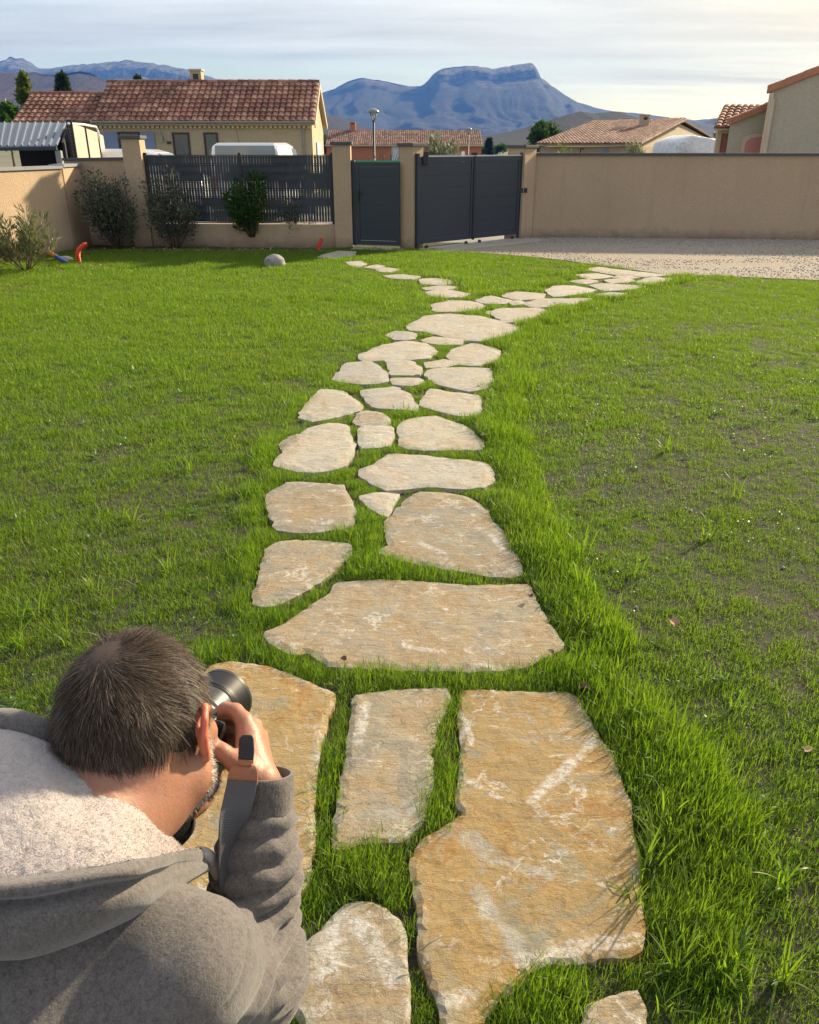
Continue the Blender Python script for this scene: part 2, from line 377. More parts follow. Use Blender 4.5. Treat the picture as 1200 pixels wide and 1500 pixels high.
# ================================================================ boundary: walls, pillars, gates
def wall_thing(name, label, runs, mat=M['render'], cop=M['coping'], th=.2, ct=.05, cw=.27, ncop=0):
    r = empty(name, (runs[0][0][0], runs[0][0][1], 0), label, 'wall'); 
    for (a, b, z0, z1) in runs:
        MB().slab(a, b, -.05, (z0, z1), th).build('wall_body', mat, r)
        a_, b_ = Vector(a), Vector(b); L = (b_-a_).length; n = max(1, round(L/1.0)) if ncop else 1
        d = (b_-a_).normalized()
        for i in range(n):   # coping stones, butted with a hairline joint
            p = a_ + (b_-a_)*(i/n) + d*(.003 if i else -.02); q_ = a_ + (b_-a_)*((i+1)/n) - d*(.003 if i < n-1 else -.02)
            h0 = z0+(z1-z0)*i/n; h1 = z0+(z1-z0)*(i+1)/n
            MB().slab(p, q_, (h0+.001, h1+.001), (h0+ct, h1+ct), cw).build('coping', cop, r)
    return r
def v2(v): return (v[0], v[1])
# right wall behind the drive
a = G(764, 347.5); b = G(1200, 352); b2 = b + (b-a)*2.4; zt = 1.60
wall_thing('boundary_wall', 'long beige roughcast wall with thin dark coping behind the gravel drive', [(v2(a + Vector((0, .1, 0))), v2(b2 + Vector((0, .1, 0))), zt, zt)], ncop=1)
RW0, RW1 = a, b2
# left side wall (runs away from the viewer)
c0 = G(0, 386); c1 = G(110, 366.5); c2 = G(132, 360); cb = c0 + (c0-c1)*7.5
off = Vector((-.1, .02, 0))
wl_ = wall_thing('boundary_wall', 'low beige side wall with light grey coping beside the oleander', [(v2(cb+off), v2(c1+off), 1.41, 1.41), (v2(c1+off+Vector((0, .03, 0))), v2(c2+off+Vector((-.02, .15, 0))), 1.43, 1.43)], cop=M['coping_lt'], ncop=1)
# back wall stub between side wall and first pillar
p0 = Vector((c2.x-.35, 17.0, 0)); p1 = Vector((W(186, 230, 16.6).x, 16.6, 0))
wall_thing('boundary_wall', 'short beige wall with dark coping behind the silvery shrub', [(v2(p0), v2(p1), 1.52, 1.54)])

def pillar(label, cx, cy, w, h, rot=0, cap=.04):
    r = empty('gate_pillar', (cx, cy, 0), label, 'pillar'); R = Matrix.Rotation(rot, 3, 'Z')
    MB().box((cx, cy, h/2-.025), (w, w, h+.05), R).build('pillar_body', M['render'], r, bevel=.006)
    MB().box((cx, cy, h+.001+.028), (w+.07, w+.07, .055), R).build('pillar_cap', M['coping'], r, bevel=.006)
    return r
YF = 16.0
pw = .32
def pc(pxl, pxr, py): g0 = G(pxl, py); g1 = G(pxr, py); return (g0.x+g1.x)/2, g0.y
x, y = pc(198, 224, 362); P1 = (x, y+.16); pillar('beige pillar with dark cap between silvery shrubs at the fence end', P1[0], P1[1], .34, W(188, 199, y).z-.05)
x, y = pc(491, 518, 363.5); P2 = (x, y+.16); pillar('beige pillar with dark cap between mesh fence and pedestrian gate', P2[0], P2[1], .33, W(500, 208, y).z-.05)
x, y = pc(588, 608, 366); P3 = (x+.06, y+.2); pillar('beige pillar turned at an angle between the two dark gates', P3[0], P3[1], .31, W(603, 210, y).z-.05, rad(-40))
x, y = pc(748, 765, 350); P4 = (x+.06, y+.25); pillar('beige pillar where the double gate meets the long wall', P4[0], P4[1], .42, W(752, 213, y).z-.05, rad(-40))

# low wall and mesh fence
lw_a, lw_b = (P1[0]+.17, P1[1]), (P2[0]-.165, P2[1]); LWZ = .42
r = empty('low_wall', (lw_a[0], lw_a[1], 0), 'knee-high beige wall under the dark mesh fence', 'wall'); MB().slab(lw_a, lw_b, -.05, LWZ, .18).build('wall_body', M['render'], r)
fz0, fz1 = LWZ+.02, 1.64
fr = empty('mesh_fence', (lw_a[0], lw_a[1], LWZ), 'dark mesh fence with woven vertical slats and light showing through gaps', 'fence')
A = Vector((*lw_a, 0)); B = Vector((*lw_b, 0)); U = (B-A).normalized(); L = (B-A).length
posts = [.03, W(351, 300, 16).x - A.x, L-.03]
for s_ in posts: p = A+U*s_; MB().box((p.x, p.y-.01, (LWZ+fz1+.03)/2), (.05, .05, fz1+.03-LWZ)).build('post', M['wire'], fr, bevel=.004)
rowz = np.linspace(fz0+.02, fz1-.03, 9)
for z in rowz:
    for k in range(2):
        for (s0, s1) in ((posts[0], posts[1]), (posts[1], posts[2])):
            p = A+U*s0; q_ = A+U*s1; MB().box(((p.x+q_.x)/2, (p.y+q_.y)/2-.018, z+(k-.5)*.035), ((s1-s0)-.05, .006, .010)).build('wire', M['wire'], fr)
ns = int((posts[2]-posts[0])/.0535)
rr = random.Random(3)
for i in range(ns):
    s_ = posts[0]+.03+i*.0535; m = MB()
    for j in range(8):
        z0, z1 = rowz[j], rowz[j+1]; xx = s_/L
        open_ = fbm(np.array([[xx*5, j*.9]]), 2, 4)[0] + (.10 if 2 <= j <= 4 and xx < .8 else 0) + (.12 if j in (0, 1) and xx > .3 else 0) + (.10 if xx > .85 and j > 4 else 0)
        w = .0545 if open_ < .50 else (.0500 if open_ < .60 else .0475)
        w -= (rr.random()*.004 if open_ >= .50 else 0); p = A+U*(s_ + rr.uniform(-.002, .002))
        m.box((p.x, p.y, (z0+z1)/2), (w, .006, z1-z0+.002 if j < 7 else z1-z0+.02))
    m.build('slat', M['slat'], fr)

# pedestrian gate
ga = G(516, 363); gb = G(588, 365); ga = Vector((P2[0]+.175, P2[1]-.08, 0)); gb = Vector((P3[0]-.21, P3[1]-.12, 0))
pg = empty('pedestrian_gate', ga, 'solid dark grey single gate between two beige pillars', 'gate'); d = (gb-ga).normalized(); GH = W(550, 237, ga.y).z
MB().slab(v2(ga), v2(ga+d*.07), .05, GH+.03, .07).build('gate_post', M['anthra'], pg, bevel=.005)
MB().slab(v2(ga+d*.08), v2(gb), .06, .14, .05).build('rail', M['anthra'], pg, bevel=.004)
MB().slab(v2(ga+d*.08), v2(gb), GH-.08, GH, .05).build('rail', M['anthra'], pg, bevel=.004)
MB().slab(v2(ga+d*.08), v2(ga+d*.15), .142, GH-.082, .05).build('stile', M['anthra'], pg, bevel=.004)
MB().slab(v2(gb-d*.07), v2(gb), .142, GH-.082, .05).build('stile', M['anthra'], pg, bevel=.004)
npn = 8
for i in range(npn):
    z0 = .145+(GH-.23)*i/npn; z1 = .145+(GH-.23)*(i+1)/npn-.0005
    MB().slab(v2(ga+d*.152), v2(gb-d*.072), z0, z1, .03).build('panel', M['anthra'], pg, bevel=.003)
hp = ga+d*.11+Vector((0, -.045, 0)); hb = MB().box((hp.x, hp.y, .93), (.045, .035, .20)).build('lock_case', M['wire'], pg, bevel=.004)
MB().tube([(hp.x, hp.y-.018, .98), (hp.x, hp.y-.05, .98), (hp.x+.11, hp.y-.05, .98)], .009, 8).build('handle', M['wire'], hb)
MB().slab(v2(ga+Vector((0, -.25, 0))), v2(gb+Vector((.1, -.2, 0))), .004, .02, .3).build('threshold', M['concrete'], pg)

# double vehicle gate, set at an angle
va = G(613, 365.5); vb = G(757, 350); d = (vb-va).normalized(); L = (vb-va).length; VH = 1.60
vg = empty('double_gate', va, 'wide dark grey double gate of horizontal boards with reflected light painted along its top edge', 'gate'); nrm = Vector((d.y, -d.x, 0))
MB().slab(v2(va-d*.06), v2(va-d*.005), .02, VH+.06, .07).build('gate_post', M['anthra'], vg, bevel=.004)
MB().slab(v2(vb+d*.005), v2(vb+d*.06), .02, VH+.06, .07).build('gate_post', M['anthra'], vg, bevel=.004)
half = L*.515
for (s0, s1) in ((0, half-.012), (half+.012, L)):
    lf = MB().slab(v2(va+d*s0), v2(va+d*(s0+.075)), .10, VH, .05).build('stile', M['anthra'], vg, bevel=.004)
    MB().slab(v2(va+d*(s1-.075)), v2(va+d*s1), .10, VH, .05).build('stile', M['anthra'], vg, bevel=.004)
    MB().slab(v2(va+d*(s0+.077)), v2(va+d*(s1-.077)), .10, .19, .05).build('rail', M['anthra'], vg, bevel=.004)
    MB().slab(v2(va+d*(s0+.077)), v2(va+d*(s1-.077)), VH-.09, VH-.002, .05).build('rail', M['anthra'], vg, bevel=.004)
    MB().slab(v2(va+d*s0), v2(va+d*s1), VH+.001, VH+.018, .06).build('top_glint', M['alu'], vg)  # bright strip imitates light reflecting off the top rail
    nb = 6
    for i in range(nb):
        z0 = .193+(VH-.285)*i/nb; z1 = .193+(VH-.285)*(i+1)/nb-.0005
        MB().slab(v2(va+d*(s0+.077)), v2(va+d*(s1-.077)), z0, z1, .028).build('board', M['anthra'], vg, bevel=.005)
    for s_ in (s0+.18, s1-.18):
        w_ = va+d*s_+nrm*.03; MB().tube([w_+Vector((0, 0, .035))-nrm*.015, w_+Vector((0, 0, .035))+nrm*.015], .035, 10).build('roller', M['wire'], vg)
MB().slab(v2(va+d*(half-.03)+nrm*.03), v2(va+d*(half+.03)+nrm*.03), .08, VH+.005, .02).build('meeting_strip', M['wire'], vg, bevel=.003)
m_ = va+d*half; MB().box((m_.x, m_.y, VH+.045), (.12, .08, .05)).build('top_guide', M['wire'], vg, bevel=.006)
m_ = va+d*.13+nrm*.05; MB().box((m_.x, m_.y, VH-.02), (.10, .09, .22)).build('motor_box', M['wire'], vg, bevel=.01)
h_ = vb+d*.05+nrm*.06; MB().box((h_.x, h_.y, .95), (.17, .06, .09)).build('hinge', M['wire'], vg, bevel=.006)
# concrete strip the gate rolls on
sa = va+nrm*.30-d*.1; sb = vb+nrm*.30+d*.25
tag(MB().slab(v2(sa), v2(sb), -.02, .016, .75).build('gate_strip', M['concrete']), kind='structure')
# ================================================================ houses, carport, vehicles, lamps beyond the wall
def tiles_mesh(e0, e1, r0, r1, pitch=.25, row=.33, seed=0, lift=.02):
    """canal tiles on the slope e0-e1 (eaves) to r0-r1 (ridge): each tile a tapered half pipe"""
    e0, e1, r0, r1 = map(lambda v: np.array(v, float), (e0, e1, r0, r1)); rg = np.random.default_rng(seed)
    nc = max(2, int(np.linalg.norm(e1-e0)/pitch)); nr = max(2, int(np.linalg.norm(r0-e0)/row))
    n = np.cross(e1-e0, r0-e0); n /= np.linalg.norm(n); n *= np.sign(n[2]); V = []; Fc = []; R = []
    ang = np.linspace(0, math.pi, 6)
    for j in range(nr):
        for i in range(nc):
            rn = rg.random(); jit = rg.normal(0, .004)
            for (v, rd, lf) in ((j/nr - .02, .56, .026), ((j+1)/nr, .46, .0)):
                ea = e0+(r0-e0)*v; eb = e1+(r1-e1)*v; c = ea+(eb-ea)*((i+.5)/nc); u = (eb-ea)/np.linalg.norm(eb-ea)
                w = np.linalg.norm(eb-ea)/nc
                for a_ in ang: V.append(c + u*(math.cos(a_)*w*rd+jit) + n*(math.sin(a_)*w*rd*.72+lf+lift)); R.append(rn)
            b = len(V)-12
            for k in range(5): Fc.append((b+k, b+k+1, b+6+k+1, b+6+k))
            Fc.append((b, b+1, b+2, b+3)); Fc.append((b, b+3, b+4, b+5))
    return np.array(V), Fc, R
def tiles(parent, e0, e1, r0, r1, mat=None, name='roof_tiles', **k):
    v, f, r_ = tiles_mesh(e0, e1, r0, r1, **k); me = mesh_np(name, v, f, mat or M['tile'], False, {'rnd': r_})
    o = obj(name, me, parent); o['kind'] = 'stuff'; return o
def ridge(parent, a, b, mat, r=.12, step=.42, seed=0):
    a, b = Vector(a), Vector(b); n = max(2, int((b-a).length/step)); m = MB(); d = (b-a)/n
    V = []; Fc = []; R = []; rg = random.Random(seed); w = Vector((-(b-a).y, (b-a).x, 0)).normalized(); up = Vector((0, 0, 1))
    for i in range(n):
        rn = rg.random()
        for (s_, rd) in ((-.06, r*1.08), (1, r*.9)):
            c = a+d*(i+s_)
            for k in range(7): t_ = math.pi*k/6; V.append(c+w*math.cos(t_)*rd+up*(math.sin(t_)*rd-.03)); R.append(rn)
        q = len(V)-14
        for k in range(6): Fc.append((q+k, q+k+1, q+8+k, q+7+k))
        Fc.append(tuple(range(q, q+7)))
    o = obj('ridge_tiles', mesh_np('ridge_tiles', np.array([tuple(v) for v in V]), Fc, mat, False, {'rnd': R}), parent); o['kind'] = 'stuff'; return o
def gable_house(name, label, x0, x1, y0, y1, zb, ze, zr, wall, tile, over=.25, th=.12, pitch=.25, seed=0, wallname='wall', row=.33):
    """house with the ridge along X; returns (root, roof part)"""
    r = empty(name, ((x0+x1)/2, (y0+y1)/2, zb), label, 'house'); ym = (y0+y1)/2; m = MB()
    m.extr([(x0, y0, zb), (x0, y0, ze), (x0, ym, zr), (x0, y1, ze), (x0, y1, zb)], (x1-x0, 0, 0)); m.build(wallname, wall, r)
    sl = (zr-ze)/(ym-y0); ro = MB(); yo = y0-over; zo = ze-over*sl
    for (ya, yb) in ((yo, ym), (y1+over, ym)):
        ro.hexa([(x0-.12, ya, zo+.01), (x1+.12, ya, zo+.01), (x1+.12, yb, zr+.01), (x0-.12, yb, zr+.01), (x0-.12, ya, zo+th), (x1+.12, ya, zo+th), (x1+.12, yb, zr+th), (x0-.12, yb, zr+th)])
    roof = ro.build('roof', M['trim'], r)
    tiles(roof, (x0-.15, yo-.06, zo+th), (x1+.15, yo-.06, zo+th), (x0-.15, ym, zr+th), (x1+.15, ym, zr+th), tile, pitch=pitch, seed=seed, row=row)
    tiles(roof, (x0-.15, y1+over+.06, zo+th), (x1+.15, y1+over+.06, zo+th), (x0-.15, ym, zr+th), (x1+.15, ym, zr+th), tile, pitch=pitch, seed=seed+1, row=row)
    ridge(roof, (x0-.15, ym, zr+th+.06), (x1+.15, ym, zr+th+.06), tile, seed=seed)
    return r, roof
def window(parent, x0, x1, z0, z1, y, frame=M['frame_dk'], bars=1, nm='window'):
    """recessed frame with panes on a wall that faces the viewer"""
    w = MB()
    t_ = .07
    for c, d in (((x0+x1)/2, z0+t_/2, x1-x0, t_), ((x0+x1)/2, z1-t_/2, x1-x0, t_)), : pass
    w.box(((x0+x1)/2, y-.02, z0+t_/2), (x1-x0, .06, t_)); w.box(((x0+x1)/2, y-.02, z1-t_/2), (x1-x0, .06, t_))
    w.box((x0+t_/2, y-.02, (z0+z1)/2), (t_, .06, z1-z0-2*t_)); w.box((x1-t_/2, y-.02, (z0+z1)/2), (t_, .06, z1-z0-2*t_))
    f = w.build(nm, frame, parent)
    n = bars+1; iw = (x1-x0-2*t_)
    for i in range(n):
        a_ = x0+t_+iw*i/n; b_ = a_+iw/n; MB().box(((a_+b_)/2, y-.005, (z0+z1)/2), (b_-a_-(.02 if bars else 0), .02, z1-z0-2*t_)).build('pane', M['glass'], f)
    return f
def shutter(parent, x0, x1, z0, z1, y, mat):
    m = MB(); m.box(((x0+x1)/2, y-.03, (z0+z1)/2), (x1-x0, .035, z1-z0))
    for z in (z0+.25, z1-.25): m.box(((x0+x1)/2, y-.055, z), (x1-x0-.06, .02, .08))
    return m.build('shutter', mat, parent)

# --- left house
Y0, Y1 = 36.0, 40.6; YM = (Y0+Y1)/2
hx0, hx1 = W(146, 190, Y0).x, W(457, 190, Y0).x; ze = W(300, 178, Y0).z; zr = W(300, 127, YM).z
h, roof = gable_house('house', 'beige single-storey house with red canal tile roof and blue shutters', hx0, hx1, Y0, Y1, -.1, ze, zr, M['render_far'], M['tile'], pitch=.245, seed=1)
yw = Y0
for (a, b, c, d_) in ((151, 172, 193, 228), (205, 226, 193, 228)): shutter(h, W(a, c, yw).x, W(b, c, yw).x, .95, W(a, c, yw).z, yw, M['shutter'])
window(h, W(172.5, 193, yw).x, W(204.5, 193, yw).x, .95, W(190, 193, yw).z, yw)
for (a, b) in ((252, 277), (298, 319)): window(h, W(a, 194, yw).x, W(b, 194, yw).x, 0.0, W(a, 194, yw).z, yw, bars=0, nm='glazed_door')
m = MB(); m.tube([(W(235, 190, yw).x, yw-.01, 2.22), (W(235, 190, yw).x, yw-.18, 2.30), (W(237, 193, yw).x, yw-.18, 2.12)], .03, 6); m.box((W(237, 193, yw).x, yw-.18, 2.02), (.14, .14, .22)); m.build('wall_lamp', M['zinc'], h)
MB().box((W(248, 209, yw).x, yw-.02, W(248, 209, yw).z), (.16, .03, .10)).build('house_number', M['wire'], h)
m = MB(); m.tube([(hx0-.2, Y0-.34, ze-.02), (hx1+.18, Y0-.34, ze-.02)], .075, 8); m.build('gutter', M['zinc'], h)
m = MB(); m.tube([(hx1-.35, Y0-.05, ze-.1), (hx1-.35, Y0-.05, 0)], .045, 8); m.build('downpipe', M['zinc'], h)
m = MB()
nn = int((hx1-hx0)/.19)
for i in range(nn): m.box((hx0+.1+i*.19, Y0-.07, ze-.20), (.11, .14, .09))
m.build('eaves_corbels', M['trim'], h, kind='stuff')
MB().box(((hx0+hx1)/2, Y0-.03, ze-.135), (hx1-hx0+.04, .12, .045)).build('eaves_band', M['trim'], h)
# gable shutters, white, on the end wall
for (ya, yb) in ((37.3, 38.0), (38.1, 38.8)):
    MB().box((hx1+.04, (ya+yb)/2, 1.15), (.05, yb-ya, 1.5)).build('shutter', M['shutter_w'], h)
# rake boards
for ys_ in ((Y0-.3, YM), (Y1+.3, YM)):
    sl = (zr-ze)/(YM-Y0)
    MB().hexa([(hx1+.14, ys_[0], ze-.3*sl-.06), (hx1+.19, ys_[0], ze-.3*sl-.06), (hx1+.19, YM, zr-.06), (hx1+.14, YM, zr-.06), (hx1+.14, ys_[0], ze-.3*sl+.14), (hx1+.19, ys_[0], ze-.3*sl+.14), (hx1+.19, YM, zr+.14), (hx1+.14, YM, zr+.14)]).build('verge_board', M['tile_verge'] if False else M['trim'], h)
def chimney(parent, px0, px1, py0, py1, Y, mat, dep=.5, holes=True):
    a = W(px0, py1, Y); b = W(px1, py0, Y); xm = (a.x+b.x)/2; w = b.x-a.x
    c = MB().box((xm, Y, (a.z+b.z)/2-.3), (w, dep, b.z-a.z+.6)).build('chimney', mat, parent)
    MB().box((xm, Y, b.z+.031), (w+.1, dep+.1, .06)).build('chimney_cap', M['trim'], c)
    m = MB(); m.box((xm, Y-dep/2-.003, b.z-.22), (w*.5, .01, .2)); m.build('flue_opening', M['wire'], c); return c
chimney(roof, 282, 296, 104, 124, YM+.3, M['render_far'])
# lower wing
wx0 = W(40, 160, 37.5).x; 
h2, roof2 = gable_house('house', 'lower wing of beige house under red tiles beside the carport', wx0, hx0-.35, 36.6, 40.4, -.1, W(80, 180, 36.6).z, W(90, 144, 38.5).z, M['render_far'], M['tile'], pitch=.245, seed=4)

# --- carport with ribbed metal roof
cr = empty('carport', (W(40, 230, 18).x, 18.5, 0), 'open carport with ribbed grey metal roof behind the low side wall', 'carport')
e_l, e_r, r_l, r_r = W(-60, 217, 17.6), W(83, 215, 17.6), W(-60, 181, 20.4), W(97, 181, 20.4)
sh = MB(); sh.hexa([e_l, e_r, r_r, r_l, e_l+Vector((0,0,.02)), e_r+Vector((0,0,.02)), r_r+Vector((0,0,.02)), r_l+Vector((0,0,.02))]); met = plain('ribbed_steel', (.15, .18, .225), .45, metal=.2, var=.1)
rs = sh.build('roof_sheet', met, cr)
nrib = 14
for i in range(nrib+1):
    f_ = i/nrib; a = e_l+(e_r-e_l)*f_; b = r_l+(r_r-r_l)*f_
    MB().hexa([a+Vector((-.022,0,.021)), a+Vector((.022,0,.021)), b+Vector((.022,0,.021)), b+Vector((-.022,0,.021)), a+Vector((-.012,0,.05)), a+Vector((.012,0,.05)), b+Vector((.012,0,.05)), b+Vector((-.012,0,.05))]).build('rib', met, rs)
MB().hexa([e_l+Vector((0,-.03,-.06)), e_r+Vector((0,-.03,-.06)), e_r+Vector((0,.03,-.06)), e_l+Vector((0,.03,-.06)), e_l+Vector((0,-.03,-.002)), e_r+Vector((0,-.03,-.002)), e_r+Vector((0,.03,-.002)), e_l+Vector((0,.03,-.002))]).build('eaves_beam', M['anthra'], cr)
MB().slab(v2(e_r+Vector((-.05,.05,0))), v2(e_r+Vector((.06,.05,0))), 0, e_r.z-.07, .10).build('post', M['coping_lt'], cr)
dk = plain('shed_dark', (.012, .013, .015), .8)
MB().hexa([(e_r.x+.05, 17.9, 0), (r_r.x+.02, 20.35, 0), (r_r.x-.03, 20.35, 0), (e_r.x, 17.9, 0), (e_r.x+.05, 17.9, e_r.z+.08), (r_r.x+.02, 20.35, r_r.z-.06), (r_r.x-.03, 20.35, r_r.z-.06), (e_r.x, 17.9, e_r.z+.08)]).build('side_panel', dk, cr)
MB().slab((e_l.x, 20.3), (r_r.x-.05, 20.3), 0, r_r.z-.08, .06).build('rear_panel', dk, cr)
# cream panel fence receding beside the carport
pf = empty('panel_fence', (r_r.x, 21, 0), 'cream panel fence with dark posts stepping down behind the carport', 'fence')
pts_ = [(101, 179, 18.6), (122, 187, 21.5), (141, 194, 25.0), (150, 199, 27.0)]
for i in range(3):
    a = W(*pts_[i]); b = W(*pts_[i+1]); MB().slab(v2(a), v2(b), 0, (a.z, b.z), .05).build('panel', M['cream_panel'], pf)
    MB().slab(v2(a), v2(a+(b-a)*.025), 0, a.z+.05, .12).build('post', M['wire'], pf)
a = W(100, 181, 18.5); b = W(141, 186, 24.0)
tag(MB().tube([a, a+(b-a)*.5+Vector((0,0,.02)), b, b+Vector((.03,.02,-.10)), b+Vector((.03,.05,-.3))], .026, 8).build('awning_rail', M['white'], smooth=True), 'white curved rail above the cream panel fence', 'rail')

# --- vehicles
def paint(name, c):
    t = NT(name); return t.pbr(c, .25, Coat_Weight=.6, Coat_Roughness=.05)
PW = paint('white_paint', (.80, .81, .83))
def car_glass():
    t = NT('car_glass'); return t.pbr((.22, .27, .30), .08, Specular_IOR_Level=.8)
CG = car_glass(); RUB = plain('rubber', (.02, .02, .02), .8)
def van(label, loc, rot, L=4.3, Wd=1.82, H=1.85, glassmat=None):
    r = empty('van', loc, label, 'van'); R = Matrix.Rotation(rot, 4, 'Z'); T = Matrix.Translation(loc) @ R; w = Wd/2; g = glassmat or CG
    def bld(mb, nm, mat, par=None, **k):
        mb.v = [tuple(T @ Vector(v)) for v in mb.v]; return mb.build(nm, mat, par or r, **k)
    # stations along X (rear -> front): x, half width bottom, half width top, z of sill, shoulder, roof
    st = [(-L/2, .94, .80, .38, .95, H-.10), (-L/2+.12, .98, .84, .30, .98, H-.01), (0, 1, .85, .28, 1.0, H), (L*.12, 1, .84, .28, 1.0, H-.02), (L*.20, .99, .80, .28, 1.02, H-.10), (L*.36, .97, .74, .28, 1.02, 1.12), (L*.47, .90, .7, .32, .92, .95), (L/2, .80, .6, .38, .70, .74)]
    V = []; ring = 10
    for (x, wb, wt_, zs, zsh, zr_) in st:
        h = zr_
        prof = [(wb*.93, zs), (wb, zs+.18), (wb, zsh), (wb*.5+wt_*.5+.0, (zsh+h)/2+.02), (wt_, h-.09), (wt_*.86, h-.015)]
        pr = prof + [(-a, b) for a, b in prof[::-1]]; ring = len(pr); V += [(x, a*w, b) for a, b in pr]
    Fc = [(i*ring+k, i*ring+(k+1) % ring, (i+1)*ring+(k+1) % ring, (i+1)*ring+k) for i in range(len(st)-1) for k in range(ring)]
    Fc += [tuple(range(ring)), tuple((len(st)-1)*ring+k for k in range(ring))[::-1]]
    body = bld(MB().add(V, Fc), 'body', PW, smooth=False, bevel=.02)
    # windows: rear, windscreen, sides
    bld(MB().hexa([(-L/2-.012, -w*.80, 1.02), (-L/2+.02, -w*.80, 1.02), (-L/2+.02, w*.80, 1.02), (-L/2-.012, w*.80, 1.02), (-L/2-.012, -w*.74, H-.085), (-L/2+.02, -w*.74, H-.085), (-L/2+.02, w*.74, H-.085), (-L/2-.012, w*.74, H-.085)]), 'rear_window', g)
    bld(MB().hexa([(L*.345, -w*.74, 1.17), (L*.36, -w*.74, 1.13), (L*.36, w*.74, 1.13), (L*.345, w*.74, 1.17), (L*.20, -w*.70, H-.13), (L*.215, -w*.70, H-.13), (L*.215, w*.70, H-.13), (L*.20, w*.70, H-.13)]), 'windscreen', g)
    for s_ in (-1, 1):
        bld(MB().hexa([(L*.02, s_*w*1.005, 1.05), (L*.30, s_*w*1.0, 1.10), (L*.30, s_*w*.96, 1.10), (L*.02, s_*w*.97, 1.05), (L*.02, s_*w*.885, H-.16), (L*.175, s_*w*.88, H-.18), (L*.175, s_*w*.84, H-.18), (L*.02, s_*w*.85, H-.16)]), 'side_window', g)
        bld(MB().box((-L/2-.01, s_*w*.86, .95), (.05, .12, .34)), 'tail_light', plain('tail_lens', (.45, .02, .02), .3), bevel=.01)
        bld(MB().box((L/2-.02, s_*w*.68, .68), (.08, .28, .14)), 'headlight', M['white'], bevel=.02)
        bld(MB().box((L*.25, s_*(w+.11), 1.12), (.10, .20, .15)), 'mirror', RUB, bevel=.02)
        for x in (-L*.32, L*.31):
            wh = bld(MB().tube([(x, s_*(w-.20), .31), (x, s_*(w+.005), .31)], .31, 20), 'wheel', RUB)
            bld(MB().tube([(x, s_*(w-.02), .31), (x, s_*(w+.012), .31)], .19, 16), 'rim', M['alu'], wh)
    bld(MB().tube([(-L*.30, w*.3, H-.02), (-L*.36, w*.3, H+.32)], .008, 6), 'antenna', RUB)
    bld(MB().box((-L/2-.04, 0, .45), (.12, Wd*.94, .22)), 'bumper', RUB, bevel=.03)
    return r
van('white van parked end-on behind the mesh fence', (W(366, 220, 22.5).x, 24.0, -.03), rad(90), H=1.90, Wd=1.98)
van('white van seen from its side below the glazed doors', (W(225, 220, 25).x-.9, 26.2, -.03), 0, L=4.2, H=1.74)

# --- street lamps
lampglass = plain('lamp_glass', (.55, .60, .58), .25)
def lamp(label, px, pyt, Y, hz_=.0, s=1.0):
    top = W(px, pyt, Y); x, z1 = top.x, top.z; zb = gz(np.array([[x, Y]]))[0]; r = empty('street_lamp', (x, Y, zb), label, 'street lamp', 'street lamps with dome heads')
    zc = z1-.85*s
    MB().tube([(x, Y, zb), (x, Y, zb+.9), (x, Y, zb+.92), (x, Y, zc)], [.12*s, .12*s, .085*s, .07*s], 10).build('pole', M['anthra'], r, smooth=True)
    for k in range(4):
        a_ = math.pi/4+k*math.pi/2; c_, s_ = math.cos(a_), math.sin(a_)
        MB().tube([(x, Y, zc), (x+.10*s*c_, Y+.10*s*s_, zc+.16*s), (x+.30*s*c_, Y+.30*s*s_, zc+.62*s)], .030*s, 6).build('arm', M['anthra'], r, smooth=True)
    MB().tube([(x, Y, zc+.1*s), (x, Y, zc+.3*s), (x, Y, zc+.56*s)], [.02*s, .07*s, .12*s], 10).build('lamp_bulb', lampglass, r, smooth=True)
    n = 8; prof = [(.40, .60), (.42, .63), (.36, .74), (.24, .82), (.10, .86), (.0, .87)]
    MB().tube([(x, Y, zc+b*s) for a, b in prof], [max(a, .005)*s for a, b in prof], 18).build('lamp_hood', plain('lamp_hood', (.22, .25, .26), .35), r, smooth=True)
lamp('taller dark street lamp with dome head above the pedestrian gate', 547, 159, 61)
lamp('small distant street lamp with dome head beyond the double gate', 687, 187, 116, s=1.0)

# --- orange house
zg = -1.1
ox0, ox1 = W(524, 200, 140).x, W(703, 200, 140).x
ho, ro = gable_house('house', 'orange-rendered house with long brown tiled roof behind the gates', ox0-4.6, ox1, 136, 147, zg, W(600, 213, 136).z, W(600, 193, 141.5).z, M['render_orange'], M['tile_far'], pitch=.33, seed=7, row=.6)
chimney(ro, 513, 521, 179, 195, 141.5, M['render_orange'], .8)
window(ho, W(653, 219, 136).x, W(662, 219, 136).x, -.9, W(655, 217, 136).z, 136)
MB().box((W(579, 226, 135.9).x, 135.95, W(579, 226, 135.9).z), (1.1, .08, 2.2)).build('door', M['shutter_w'], ho)
m = MB(); m.tube([(ox0-4.8, 135.6, W(600, 213, 136).z-.05), (ox1+.2, 135.6, W(600, 213, 136).z-.05)], .1, 6); m.build('gutter', M['trim'], ho)
# --- grey composite fence behind the double gate
gf = empty('composite_fence', W(680, 232, 24), 'grey composite fence with one white post behind the double gate', 'fence'); gf.location.z = 0
ya = 24.0; zt_ = W(680, 226.5, ya).z
for (a, b) in ((612, 676), (681, 745)):
    xa, xb = W(a, 230, ya).x, W(b, 230, ya).x
    for k in range(6): MB().box(((xa+xb)/2, ya, .1+(zt_-.1)*(k+.5)/6), (xb-xa, .03, (zt_-.1)/6-.006)).build('board', M['greyfence'], gf)
xm = W(678.5, 224, ya).x; MB().box((xm, ya-.02, (zt_+.08)/2), (.085, .085, zt_+.08)).build('post', M['white'], gf)
